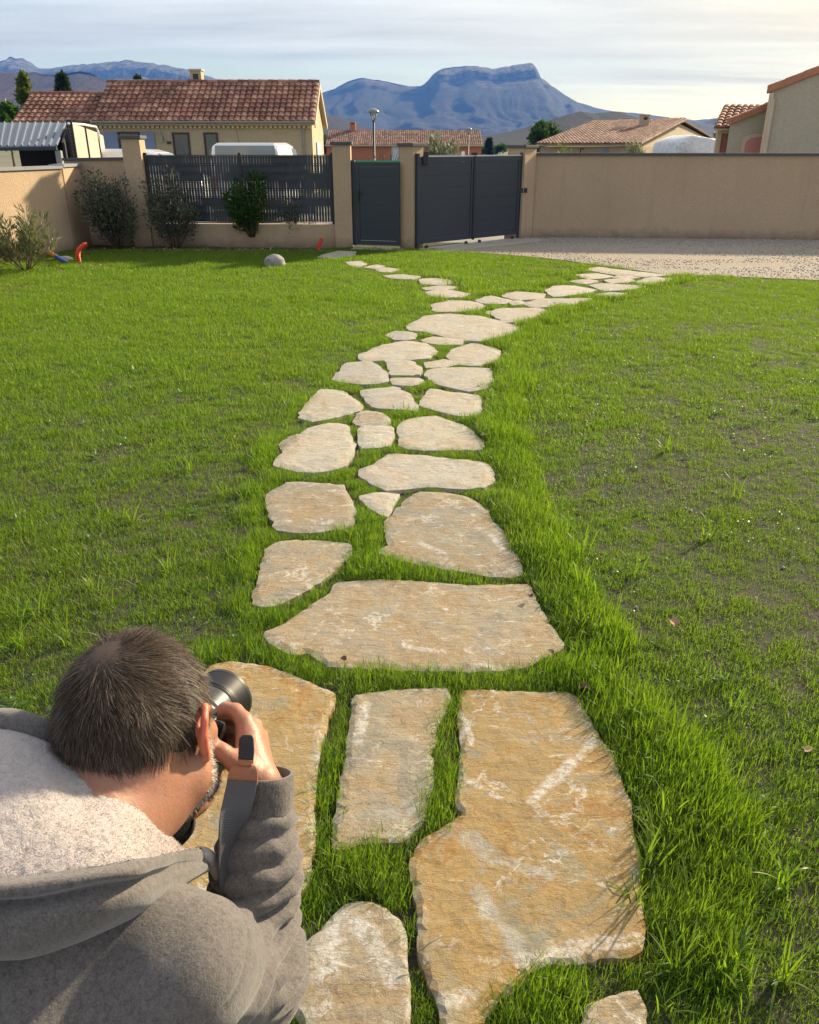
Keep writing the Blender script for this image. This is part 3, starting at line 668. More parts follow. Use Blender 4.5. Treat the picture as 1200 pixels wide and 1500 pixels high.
# --- green netting behind the pedestrian gate
gn = empty('netting_screen', W(550, 236, 20), 'strip of green netting just above the pedestrian gate', 'screen'); gn.location.z = 0
xa, xb = W(520, 236, 20).x, W(592, 236, 20).x; zt_ = W(550, 235, 20).z
MB().box(((xa+xb)/2, 20, zt_/2), (xb-xa, .02, zt_)).build('net', plain('green_net', (.02, .30, .14), .8), gn)
for x in (xa, xb): MB().tube([(x, 20.03, 0), (x, 20.03, zt_+.04)], .02, 6).build('stake', M['wire'], gn)

# --- right far house
fx0, fx1 = W(790, 190, 72).x, W(985, 190, 72).x
hf = empty('house', (fx0+5, 74, zg), 'cream house with wide brown tiled roof beyond the long wall', 'house')
# main body: ridge runs obliquely away, gable towards the viewer's right
EL = W(786, 214, 68); ER = W(935, 221, 60); RL = W(868, 188, 78); RR = W(1003, 178, 70); BR = W(1062, 217, 82)
ER = Vector((ER.x, ER.y, EL.z)); BR.z = EL.z; RL.z = RR.z; 
m = MB(); base = [(EL.x+.4, EL.y+.5), (ER.x+.1, ER.y+.5), (BR.x-.3, BR.y-.4), (RL.x-2, 88)]
m.prism(base, zg, EL.z-.05); m.build('wall', M['render_far'], hf)
g3 = [Vector((base[1][0], base[1][1], EL.z-.06)), Vector((base[2][0], base[2][1], EL.z-.06)), RR+Vector((-.25, .15, -.18))]
MB().extr(g3, (-.2, .15, 0)).build('gable_wall', M['render_far'], hf)
rs_ = MB().hexa([EL, ER, RR, RL, EL+Vector((0,0,.14)), ER+Vector((0,0,.14)), RR+Vector((0,0,.14)), RL+Vector((0,0,.14))]).build('roof', M['trim'], hf)
tiles(rs_, EL+Vector((0,0,.14)), ER+Vector((0,0,.14)), RL+Vector((0,0,.14)), RR+Vector((0,0,.14)), M['tile_far'], pitch=.33, row=.45, seed=11)
BL = RL+(BR-RR); MB().hexa([BL, BR, RR+Vector((0,.02,0)), RL+Vector((0,.02,0)), BL+Vector((0,0,.14)), BR+Vector((0,0,.14)), RR+Vector((0,.02,.14)), RL+Vector((0,.02,.14))]).build('roof', M['tile_far'], hf)
hipl = RL+Vector((-.5, 9, 0)); hipl.z = EL.z; MB().add([EL+Vector((0,0,.1)), RL+Vector((0,0,.12)), hipl], [(0, 1, 2)]).build('roof_hip', M['tile_far'], hf)
ridge(rs_, RL+Vector((0,0,.2)), RR+Vector((0,0,.2)), M['tile_far'], seed=3)
ridge(rs_, ER+Vector((.1,0,.18)), RR+Vector((.1,0,.18)), M['tile_far'], seed=5)
chimney(rs_, 937, 950, 169, 189, 69, M['render_far'], .8)
MB().box(tuple(W(907, 191, 69)), (.9, .6, .5)).build('roof_vent', M['trim'], rs_)
for (a, b, c) in ((790, 803, 0), (850, 861, 1), (881, 890, 0)):
    f_ = (W((a+b)/2, 218, 64).x-base[0][0])/(base[1][0]-base[0][0]); yy = base[0][1]+(base[1][1]-base[0][1])*f_-.15
    if c: window(hf, W(a, 218, yy).x, W(b, 218, yy).x, -.1, W(a, 217.5, yy).z, yy)
    else: shutter(hf, W(a, 218, yy).x, W(b, 218, yy).x, -.1, W(a, 217.5, yy).z, yy, M['shutter'])
# --- covered caravan
cv = W(1012, 224, 46); H_ = W(1012, 200, 46).z; X0, X1 = W(983, 210, 46).x, W(1042, 210, 46).x
t = NT('white_tarpaulin'); tarp = t.pbr(t.mix(t.noise(3, 4), (.70, .72, .76), (.86, .87, .90)), .5, t.bump(t.noise(2.2, 6, .6, None, 1.2), .9, .25))
def loft(name, rows, mat, parent=None, closed=False, smooth=True):
    n = len(rows[0]); V = [tuple(p) for r in rows for p in r]; Fc = []
    for i in range(len(rows)-1):
        for k in range(n if closed else n-1): k2 = (k+1) % n; Fc.append((i*n+k, i*n+k2, (i+1)*n+k2, (i+1)*n+k))
    if closed: Fc.append(tuple(range(n))[::-1]); Fc.append(tuple((len(rows)-1)*n+k for k in range(n)))
    return obj(name, mesh_np(name, np.array(V), Fc, mat, smooth), parent)
cvr = empty('caravan', (cv.x, 46, 0), 'caravan wrapped in white tarpaulin behind the long wall', 'caravan')
rows = []
for (f_, k) in ((0, .93), (.03, .985), (.25, 1), (.75, 1), (.95, .98), (1, .9)):
    y_ = 45+4.4*f_; rows.append([(X0+(X1-X0)*u, y_, -.0+z*k) for u, z in ((0, .3), (.0, 1.2), (.01, H_*.86), (.06, H_*.91), (.36, H_*1.03), (.44, H_*1.035), (.90, H_*.97), (.985, H_*.95), (1.0, 1.2), (1, .3))])
loft('cover', rows, tarp, cvr, True)
for x in (X0+.15, X1-.15): MB().tube([(x-.08, 47, .33), (x+.08, 47, .33)], .33, 16).build('wheel', RUB, cvr)

# --- pink and pale houses at right
Yp = 30.0
A0 = W(1051, 196, 30.8); A1 = W(1085, 196, 30.8); zt_ = W(1058, 191, 30.8).z
hp_ = empty('house', (A0.x+2, 33, 0), 'small pink-walled house with steep red canal tiles', 'house')
MB().prism([(A0.x, 30.8), (A0.x+4.5, 30.8), (A0.x+5.5, 36), (A0.x*36/30.8+.15, 36)], -.1, zt_).build('wall', M['render_pink'], hp_)
MB().box((A0.x+.04, 30.76, zt_/2), (.16, .12, zt_-.01)).build('corner_post', M['trim'], hp_)
MB().box((A1.x-.04, 30.76, zt_/2), (.12, .12, zt_-.01)).build('corner_post', M['trim'], hp_)
MB().box(((A0.x+A1.x)/2, 30.74, zt_-.05), (A1.x-A0.x+.1, .14, .09)).build('lintel', M['trim'], hp_)
e0 = W(1045, 191, 30.4); r0 = W(1060, 158.5, 33); rr_ = MB().hexa([e0, e0+Vector((4.7,0,0)), r0+Vector((4.3,0,0)), r0, e0+Vector((0,0,.06)), e0+Vector((4.7,0,.06)), r0+Vector((4.3,0,.06)), r0+Vector((0,0,.06))]).build('roof', M['trim'], hp_)
tiles(rr_, e0+Vector((0,0,.06)), e0+Vector((4.7,0,.06)), r0+Vector((0,0,.06)), r0+Vector((4.3,0,.06)), M['tile'], pitch=.235, row=.36, seed=21)
# garage gable (lower) and big gable
def verge(parent, a, b, n, w=.28, h=.15):
    a, b = Vector(a), Vector(b)
    for i in range(n):
        p = a+(b-a)*(i/n); q = a+(b-a)*((i+1)/n+.015); dz = Vector((0, 0, .022 if True else 0)); u_ = Vector((0, 0, 1))
        me = MB().hexa([p+Vector((0,-w*.35,-.05)), q+Vector((0,-w*.35,-.05))-dz, q+Vector((0,w,-.05))-dz, p+Vector((0,w,-.05)), p+Vector((0,-w*.35,h)), q+Vector((0,-w*.35,h))-dz, q+Vector((0,w,h))-dz, p+Vector((0,w,h))])
        o = me.build('verge_tile', M['tile_verge'], parent, bevel=.02)
hg = empty('house', (W(1100, 200, Yp).x, Yp, 0), 'garage with low gable, arched pink door and terracotta verge', 'house')
gl = W(1070, 180, Yp); gr_ = W(1132, 154, Yp); zx = (gr_.z-gl.z)/(gr_.x-gl.x)
MB().extr([(gl.x, Yp, -.1), (gl.x, Yp, gl.z), (gr_.x+3, Yp, gr_.z+3*zx), (gr_.x+3, Yp, -.1)], (1.6, 3, 0)).build('wall', M['render_pale'], hg)
verge(hg, gl+Vector((-.05, -.02, 0)), gr_+Vector((.2, -.02, .2*zx)), 4)
ax0, ax1 = W(1086, 210, Yp).x, W(1128, 210, Yp).x; zs_, za = W(1086, 205, Yp).z, W(1107, 196, Yp).z
def archp(x0, x1, zs_, za, n=10): 
    xm = (x0+x1)/2; return [(x0, 0), (x1, 0)] + [(xm+(x1-x0)/2*math.cos(math.pi*k/n), zs_+(za-zs_)*math.sin(math.pi*k/n)) for k in range(n+1)]
MB().extr([(x, Yp-.03, z) for x, z in archp(ax0, ax1, zs_, za)], (0, .02, 0)).build('door_reveal', M['trim'], hg)
gdo = MB().extr([(x, Yp-.07, z) for x, z in archp(ax0+.13, ax1+.02, zs_-.12, za-.10)], (0, .03, 0)).build('garage_door', M['pink_door'], hg)
TH = rad(-27)
P0 = W(1131, 131, 29.0); RT_ = Matrix.Translation(P0) @ Matrix.Rotation(TH, 4, 'Z')
hb_ = empty('house', (P0.x+3, P0.y+2, 0), 'tall pale-rendered gable house with terracotta verge tiles at the drive', 'house')
rr2 = ray(1200, 104); dg = (math.cos(TH), math.sin(TH))          # where the ray of the rake meets the gable plane
tt2 = (P0.x*dg[1]-P0.y*dg[0])/(rr2[0]*dg[1]-rr2[1]*dg[0]); pe = np.array([rr2[0]*tt2, rr2[1]*tt2, HC+rr2[2]*tt2]); zx = (pe[2]-P0.z)/math.hypot(pe[0]-P0.x, pe[1]-P0.y)
def rb(mb, nm, mat, **k): mb.v = [tuple(RT_ @ Vector((v[0], v[1], v[2]))) for v in mb.v]; return mb.build(nm, mat, hb_, **k)
wz = P0.z; RXL = 5.2; rz = RXL*zx
rb(MB().extr([(.0, 0, -wz-.1), (0, 0, 0), (RXL, 0, rz), (2*RXL, 0, 0), (2*RXL, 0, -wz-.1)], (0, 8, 0)), 'wall', M['render_pale'])
for sgn in (0, 1):
    n_ = 11
    for i in range(n_):
        xa = -.14+(RXL+.14)*i/n_; xb = -.14+(RXL+.14)*((i+1)/n_+.012); za, zb2 = xa*zx, xb*zx-.02
        m_ = MB().hexa([(xa, -.10, za-.06), (xb, -.10, zb2-.06), (xb, .24, zb2-.06), (xa, .24, za-.06), (xa, -.10, za+.17), (xb, -.10, zb2+.17), (xb, .24, zb2+.17), (xa, .24, za+.17)])
        if sgn: m_.v = [(2*RXL-v[0], v[1], v[2]) for v in m_.v]
        rb(m_, 'verge_tile', M['tile_verge'], bevel=.02)
for sgn in (0, 1):
    m_ = MB().hexa([(-.15, .25, -.15*zx+.01), (-.15, 8.2, -.15*zx+.01), (RXL, 8.2, rz+.01), (RXL, .25, rz+.01), (-.15, .25, -.15*zx+.12), (-.15, 8.2, -.15*zx+.12), (RXL, 8.2, rz+.12), (RXL, .25, rz+.12)])
    if sgn: m_.v = [(2*RXL-v[0], v[1], v[2]) for v in m_.v]
    rb(m_, 'roof', M['tile'])
rb(MB().tube([(.10, -.07, -.28), (.10, -.07, -wz)], .06, 8), 'downpipe', M['trim'])
rb(MB().box((.02, -.02, -wz/2-.1), (.14, .12, wz)), 'corner_band', M['trim'])
# ================================================================ trees and shrubs
def leaves(cent, dirs, L, Wd, rg, fold=.25):
    """cent (n,3) leaf bases, dirs (n,3) leaf axes -> lens-shaped leaves (4 tris each)"""
    n = len(cent); dirs = dirs/np.linalg.norm(dirs, axis=1, keepdims=True)
    rv = rg.normal(size=(n, 3)); s = np.cross(dirs, rv); s /= np.linalg.norm(s, axis=1, keepdims=True)+1e-9; nn = np.cross(s, dirs)
    L = (np.asarray(L)*np.ones(n))[:, None]; Wd = (np.asarray(Wd)*np.ones(n))[:, None]
    p0 = cent; p1 = cent+dirs*L*.45+s*Wd/2+nn*Wd*fold; p2 = cent+dirs*L; p3 = cent+dirs*L*.45-s*Wd/2+nn*Wd*fold; pm = cent+dirs*L*.5
    V = np.stack([p0, p1, p2, p3, pm], 1).reshape(-1, 3); b = np.arange(n)[:, None]*5
    Fc = np.concatenate([b+np.array([[0, 1, 4]]), b+np.array([[1, 2, 4]]), b+np.array([[2, 3, 4]]), b+np.array([[3, 0, 4]])])
    return V, Fc, np.repeat(rg.random(n), 5)
def plant(name, label, cat, base, stems, leaf_n, L, Wd, mat, rg, trunk_r=.02, crownname='crown', stemname='trunk', up=.3, group=None, droop=0., barkmat=None, spread=1.0, along=.35):
    """stems: list of polylines [(x,y,z)...] relative to base; leaves grow on twigs along the upper part of each stem"""
    base = np.array(base, float); r = empty(name, tuple(base), label, cat, group); mb = MB(); C = []; D = []
    for st in stems:
        st = np.array(st, float); n = len(st); rr = [max(.003, trunk_r*(1-.8*i/(n-1))) for i in range(n)]
        mb.tube([tuple(base+p) for p in st], rr, 6)
        k = max(1, leaf_n//len(stems)); tt = rg.random(k)**.75*(1-along)+along
        seg = np.minimum((tt*(n-1)).astype(int), n-2); f = (tt*(n-1)-seg)[:, None]; p = st[seg]*(1-f)+st[seg+1]*f; ax = st[seg+1]-st[seg]
        ax /= np.linalg.norm(ax, axis=1, keepdims=True); out = rg.normal(size=(k, 3)); out -= (out*ax).sum(1, keepdims=True)*ax*.6
        out /= np.linalg.norm(out, axis=1, keepdims=True); rdx = (rg.random(k)**.6*spread)[:, None]
        C.append(base+p+out*rdx); D.append(out+ax*.5+np.array([0, 0, up])+rg.normal(size=(k, 3))*.35 - np.array([0, 0, droop]))
    C = np.concatenate(C); D = np.concatenate(D); keep = C[:, 2] > base[2]+.03; C, D = C[keep], D[keep]
    V, Fc, R = leaves(C, D, L*(.6+.8*rg.random(len(C))), Wd*(.7+.6*rg.random(len(C))), rg)
    mb.build(stemname, barkmat or M['bark'], r, smooth=True)
    obj(crownname, mesh_np(crownname, V, Fc, mat, False, {'rnd': R}), r); return r
def bushy(rg, H, R, n, lean=(0, 0), curve=.25, lo=.0):
    out = []
    for i in range(n):
        a = rg.random()*2*math.pi; q = rg.random()**.5; h = H*(1-.30*q*q)*(.50+.56*rg.random()); e = np.array([math.cos(a)*R*q+lean[0], math.sin(a)*R*q*.8+lean[1], h])
        s0 = np.array([math.cos(a)*.05, math.sin(a)*.05, lo]); mid = (s0+e)/2+np.array([math.cos(a), math.sin(a), 0])*R*curve*q+rg.normal(size=3)*.04
        P_ = []
        for t_ in np.linspace(0, 1, 6): P_.append((1-t_)**2*s0+2*t_*(1-t_)*mid+t_*t_*e)
        out.append(P_)
    return out
rg = np.random.default_rng(21)
silver = leaf_mat('leaf_silver_olive', (.045, .060, .035), (.15, .165, .12), .25, .4)
dkgreen = leaf_mat('leaf_dark_green', (.018, .045, .010), (.07, .15, .03), .35, .3)
olean = leaf_mat('leaf_oleander', (.06, .09, .035), (.22, .22, .10), .3, .4)
conif = leaf_mat('leaf_conifer', (.015, .03, .012), (.045, .07, .02), .2, .6)
yelgr = leaf_mat('leaf_yellow_green', (.06, .11, .02), (.16, .20, .04), .35, .5)
greygr = leaf_mat('leaf_grey_green', (.12, .14, .09), (.22, .24, .14), .3, .5)
b = G(172, 366); b.y += .1
plant('shrub', 'large silvery-green leafy shrub in front of the short beige wall', 'shrub', b, bushy(rg, 1.35, .62, 20, lean=(-.12, 0)), 4200, .07, .032, silver, rg, .016, spread=.17, along=.2)
b = G(258, 364)
plant('shrub', 'silvery-green shrub against the fence beside the end pillar', 'shrub', b, bushy(rg, 1.42, .52, 15, lean=(-.05, 0)), 2500, .065, .03, silver, rg, .014, spread=.15, along=.25)
b = G(371, 362)
plant('shrub', 'dense bright green upright shrub in front of the mesh fence', 'shrub', b, [[(0, 0, 0), (.01, 0, .3), (0, 0, .7), (.02, 0, 1.0)]]+bushy(rg, 1.47, .40, 14, lean=(.02, 0), lo=.2), 3600, .075, .036, dkgreen, rg, .022, spread=.13, along=.26)
b = G(438, 361)
plant('shrub', 'thin sparse grey-green shrub near the pedestrian gate pillar', 'shrub', b, bushy(rg, 1.0, .30, 9), 520, .06, .028, silver, rg, .010, spread=.12, along=.35)
b = G(38, 396)
plant('oleander', 'oleander with long narrow leaves against the left side wall', 'shrub', b, bushy(rg, .95, .55, 16, curve=.1), 1500, .14, .022, olean, rg, .011, spread=.10, up=.9, along=.3, barkmat=M['twig'])

def tree(name, label, px, py_top, py_base, Y, wpx, mat, n, L, rg, kind='round', stems=26, group=None):
    top = W(px, py_top, Y); lo = W(px, py_base, Y); w = W(px+wpx/2, py_top, Y).x-top.x; zb = gz(np.array([[top.x, Y]]))[0]; H = top.z-zb; st = []
    st.append([(0, 0, 0), (0, 0, H*.4), (0, 0, H*.75), (0, 0, H*.96)])
    c0 = max(.15*H, lo.z-zb-.5)
    for i in range(stems):
        a = rg.random()*2*math.pi
        if kind == 'round':
            ph = math.acos(1-1.6*rg.random()); hh = (H-c0)/2; c = np.array([0, 0, c0+hh]); s_ = .6+.4*rg.random(); e_ = c+np.array([math.sin(ph)*math.cos(a)*w*s_, math.sin(ph)*math.sin(a)*w*s_, math.cos(ph)*hh*s_*.95]); s0 = np.array([0, 0, max(c0*.5, e_[2]-hh*.8)])
        else:
            z = c0+(H-c0)*(i+.5)/stems; wr = w*(1-((z-c0)/(H-c0)))**.8*(.75+.5*rg.random()); e_ = np.array([math.cos(a)*wr, math.sin(a)*wr, z+(.1*wr if kind == 'col' else -.15*wr)]); s0 = np.array([0, 0, z-(.2*wr if kind == 'col' else 0)])
        st.append([s0, s0*.6+e_*.4, e_])
    return plant(name, label, 'tree', (top.x, Y, zb), st, n, L, L*.55, mat, rg, max(.05, H*.018), spread=w*(.28 if kind == 'round' else .20), group=group, along=.3)
tree('tree', 'tall narrow yellow-green tree behind the lower wing of the house', 33, 112, 178, 62, 34, yelgr, 3600, .32, rg, 'col', 30)
tree('tree', 'dark green bushy tree left of the tiled lower wing', 4, 150, 185, 58, 44, dkgreen, 2600, .3, rg, 'round', 18)
tree('conifer', 'dark pointed conifer behind the tiled lower wing', 90, 113, 150, 90, 26, conif, 3200, .5, rg, 'cone', 34)
tree('conifer', 'small dark treetop showing just over the tiled ridge', 203, 114, 140, 95, 12, conif, 700, .5, rg, 'cone', 12)
tree('tree', 'round dark green pine left of the far cream house', 800, 179, 212, 96, 46, dkgreen, 3600, .42, rg, 'round', 22)
b = W(648, 224, 60); b.z = gz(np.array([[b.x, 60]]))[0]
plant('shrub', 'pale green tufted shrub behind the double gate', 'shrub', b, bushy(rg, W(650, 199, 60).z-b.z, 1.35, 18, curve=.1), 2400, .5, .09, greygr, rg, .03, spread=.35, up=1.1, along=.3)
for (px, pt, wd, Y, lb) in ((826, 211, 26, 50, 'low rounded green bush showing over the long wall near the far cream house'), (931, 206, 24, 45, 'grey-green olive bush showing over the long wall below the tiled roof')):
    b = W(px, 222, Y); b.z = gz(np.array([[b.x, Y]]))[0]; w = wd/1180*.91*Y/2
    plant('shrub', lb, 'shrub', b, bushy(rg, W(px, pt, Y).z-b.z, w, 14), 1500, .16, .06, yelgr if px < 900 else greygr, rg, .03, spread=.3, along=.3)
b = W(772, 224, 40); b.z = -.03
plant('shrub', 'small light green bush just behind the wall by the gate pillar', 'shrub', b, bushy(rg, W(772, 210, 40).z-b.z, .35, 8), 600, .14, .05, yelgr, rg, .02, spread=.2, along=.4)
b = W(566, 226, 52); b.z = gz(np.array([[b.x, 52]]))[0]
plant('shrub', 'bare leafless shrub with upright twigs in front of the orange house', 'shrub', b, bushy(rg, W(560, 208, 52).z-b.z, 1.5, 60, curve=.02), 60, .1, .03, greygr, rg, .035, spread=.1, barkmat=M['bark'], along=.6)
tree('conifer', 'dark pointed conifer between the gate pillar and the far wooded hill', 717, 206, 224, 220, 10, conif, 900, .9, rg, 'cone', 16)
for i, (px, pt, wd, Y) in enumerate(((700, 213, 22, 240), (733, 212, 26, 260), (779, 212, 22, 230), (1056, 192, 22, 120), (478, 196, 22, 180))):
    tree('tree', ['low distant tree beside the far end of the orange house', 'distant tree below the wooded hill left of the gate pillar', 'distant low tree between gate pillar and round dark pine', 'bare greyish tree beside the small pink house', 'distant green tree between beige house and orange house'][i], px, pt, 222, Y, wd, dkgreen if i != 3 else greygr, 900, .7, rg, 'round', 12)
# ================================================================ flagstone path, drive and lawn
def zc(pts, s, ox, oy): return [(ox+x/s, oy+y/s) for x, y in pts]
c3 = lambda p: zc(p, 3.0, 600, 1000); c8 = lambda p: zc(p, 1.875, 340, 940); c7 = lambda p: zc(p, 2.4, 350, 560); c6 = lambda p: zc(p, 2.143, 440, 330); c4 = lambda p: zc(p, 3.75, 380, 1180)
OCH, MID, PAL = (1.0, .70, .36), (.98, .80, .55), (1.0, .88, .70)
STONES = [
 (c3([(240,40),(270,35),(490,45),(690,45),(740,80),(775,150),(820,240),(880,310),(920,440),(960,530),(970,650),(1000,800),(1000,950),(1018,1060),(1005,1170),(930,1195),(850,1190),(740,1215),(620,1210),(520,1250),(440,1340),(370,1385),(310,1480),(290,1560),(180,1560),(150,1430),(95,1300),(55,1180),(50,1010),(20,870),(15,800),(60,700),(120,665),(240,590),(245,570),(215,520),(230,400),(240,280),(225,160)]), OCH, 1),
 (c8([(345,150),(450,135),(585,130),(590,160),(560,220),(540,300),(545,380),(530,440),(515,490),(460,540),(380,540),(300,560),(280,560),(300,430),(320,330),(330,240)]), MID, 1),
 ([(340,968),(395,978),(440,995),(487,1018),(480,1045),(465,1090),(457,1160),(456,1230),(446,1290),(400,1345),(300,1340),(220,1290),(205,1210),(235,1120),(270,1020),(310,975)], OCH, 0),
 (c4([(430,600),(480,550),(540,535),(620,545),(700,590),(760,640),(790,720),(790,850),(810,980),(810,1100),(790,1290),(300,1310),(280,1250),(230,1160),(160,1060),(190,930),(230,790),(350,700)]), MID, 1),
 (c8([(965,1060),(985,1003),(1060,980),(1110,965),(1125,1000),(1130,1060),(1125,1130),(960,1130)]), MID, 0),
 (c7([(100,880),(170,850),(230,805),(330,740),(350,705),(500,695),(700,705),(800,715),(1010,715),(1050,790),(1100,870),(1130,930),(1000,995),(880,1005),(680,1005),(480,995),(320,990),(260,950),(180,950),(110,905)]), MID, 0),
 (c7([(100,590),(150,560),(270,558),(385,570),(385,600),(340,650),(280,700),(200,745),(120,780),(55,775),(80,680)]), MID, 1),
 (c7([(520,490),(600,410),(640,388),(720,390),(790,400),(870,450),(880,480),(920,520),(940,570),(970,610),(990,670),(960,680),(850,668),(750,650),(640,635),(500,600),(505,588),(535,575),(525,540)]), MID, 1),
 (c7([(105,395),(170,352),(260,355),(365,362),(380,400),(400,440),(400,480),(390,505),(320,515),(250,525),(140,515),(120,480),(105,440)]), MID, 0),
 (c7([(430,400),(500,390),(558,395),(530,440),(518,465),(470,440)]), PAL, 0),
 (c7([(430,305),(480,290),(530,253),(640,258),(740,270),(850,280),(880,300),(892,340),(860,365),(760,370),(640,365),(560,375),(520,378),(470,355),(430,325)]), PAL, 0),
 (c7([(130,290),(160,240),(200,200),(250,160),(320,143),(370,148),(390,190),(398,240),(370,290),(290,310),(210,312)]), PAL, 0),
 (c7([(152,232),(158,207),(205,183),(212,190),(180,225)]), MID, 0),
 (c7([(425,170),(440,155),(530,157),(538,180),(520,220),(440,228),(428,200)]), PAL, 0),
 (c7([(408,138),(420,110),(450,100),(500,110),(525,130),(520,148),(440,150)]), MID, 0),
 (c7([(570,150),(600,130),(690,118),(760,145),(820,170),(850,210),(848,230),(720,235),(600,232),(568,220)]), PAL, 0),
]
for p in ([(0,600),(40,540),(70,515),(130,520),(190,565),(180,580),(110,600),(40,612)], [(195,520),(290,507),(340,530),(365,580),(300,575),(230,568),(200,535)], [(380,565),(410,513),(470,525),(555,535),(560,590),(500,595),(430,580)],
 [(105,480),(150,432),(220,428),(265,460),(270,490),(220,497),(150,492)], [(270,425),(340,425),(375,445),(370,465),(290,468),(280,440)], [(290,480),(370,478),(380,492),(350,502),(295,498)], [(395,470),(420,450),(590,447),(597,480),(590,505),(530,518),(440,498)],
 [(395,430),(450,420),(490,435),(450,443),(400,445)], [(190,405),(260,375),(330,362),(390,370),(425,395),(400,415),(300,420),(200,422)], [(465,410),(490,385),(540,370),(600,382),(622,392),(610,425),(560,438),(500,435)], [(385,360),(420,350),(505,360),(500,372),(430,372)],
 [(275,345),(300,332),(360,340),(355,355),(300,358)], [(340,315),(400,285),(470,278),(560,285),(680,318),(640,345),(560,362),(470,352),(410,335),(350,328)], [(415,250),(470,235),(530,238),(575,252),(540,265),(430,270)], [(590,270),(640,258),(760,262),(765,275),(700,298),(650,302)],
 [(395,210),(450,200),(530,213),(500,225),(430,225)], [(555,235),(600,222),(660,235),(640,245),(575,245)], [(700,245),(770,230),(910,230),(870,243),(790,255),(740,257)], [(640,220),(680,208),(765,215),(750,230),(670,232)], [(775,205),(800,190),(860,190),(925,203),(880,215),(800,222)],
 [(912,188),(950,182),(1070,190),(1040,200),(960,205)], [(380,170),(420,165),(475,175),(450,185),(390,183)], [(385,196),(440,189),(490,192),(470,199),(400,202)], [(930,218),(980,210),(1020,213),(980,222)], [(265,158),(320,154),(372,160),(350,168),(290,166)],
 [(245,138),(270,132),(305,138),(280,146),(255,145)], [(205,131),(240,123),(262,127),(235,135)], [(60,98),(120,80),(170,82),(160,95),(90,106)], [(145,115),(190,112),(200,123),(170,129)], [(870,155),(930,152),(980,161),(905,168)], [(905,140),(940,130),(1050,145),(1160,155),(1080,161),(985,153)],
 [(1060,175),(1110,162),(1162,168),(1090,185)], [(850,175),(890,170),(930,174),(895,183)], [(960,170),(1030,166),(1045,174),(980,180)], [(655,240),(690,235),(703,244),(670,250)], [(1000,157),(1060,162),(1040,166),(985,163)]):
    STONES.append((c6(p), PAL, 0))

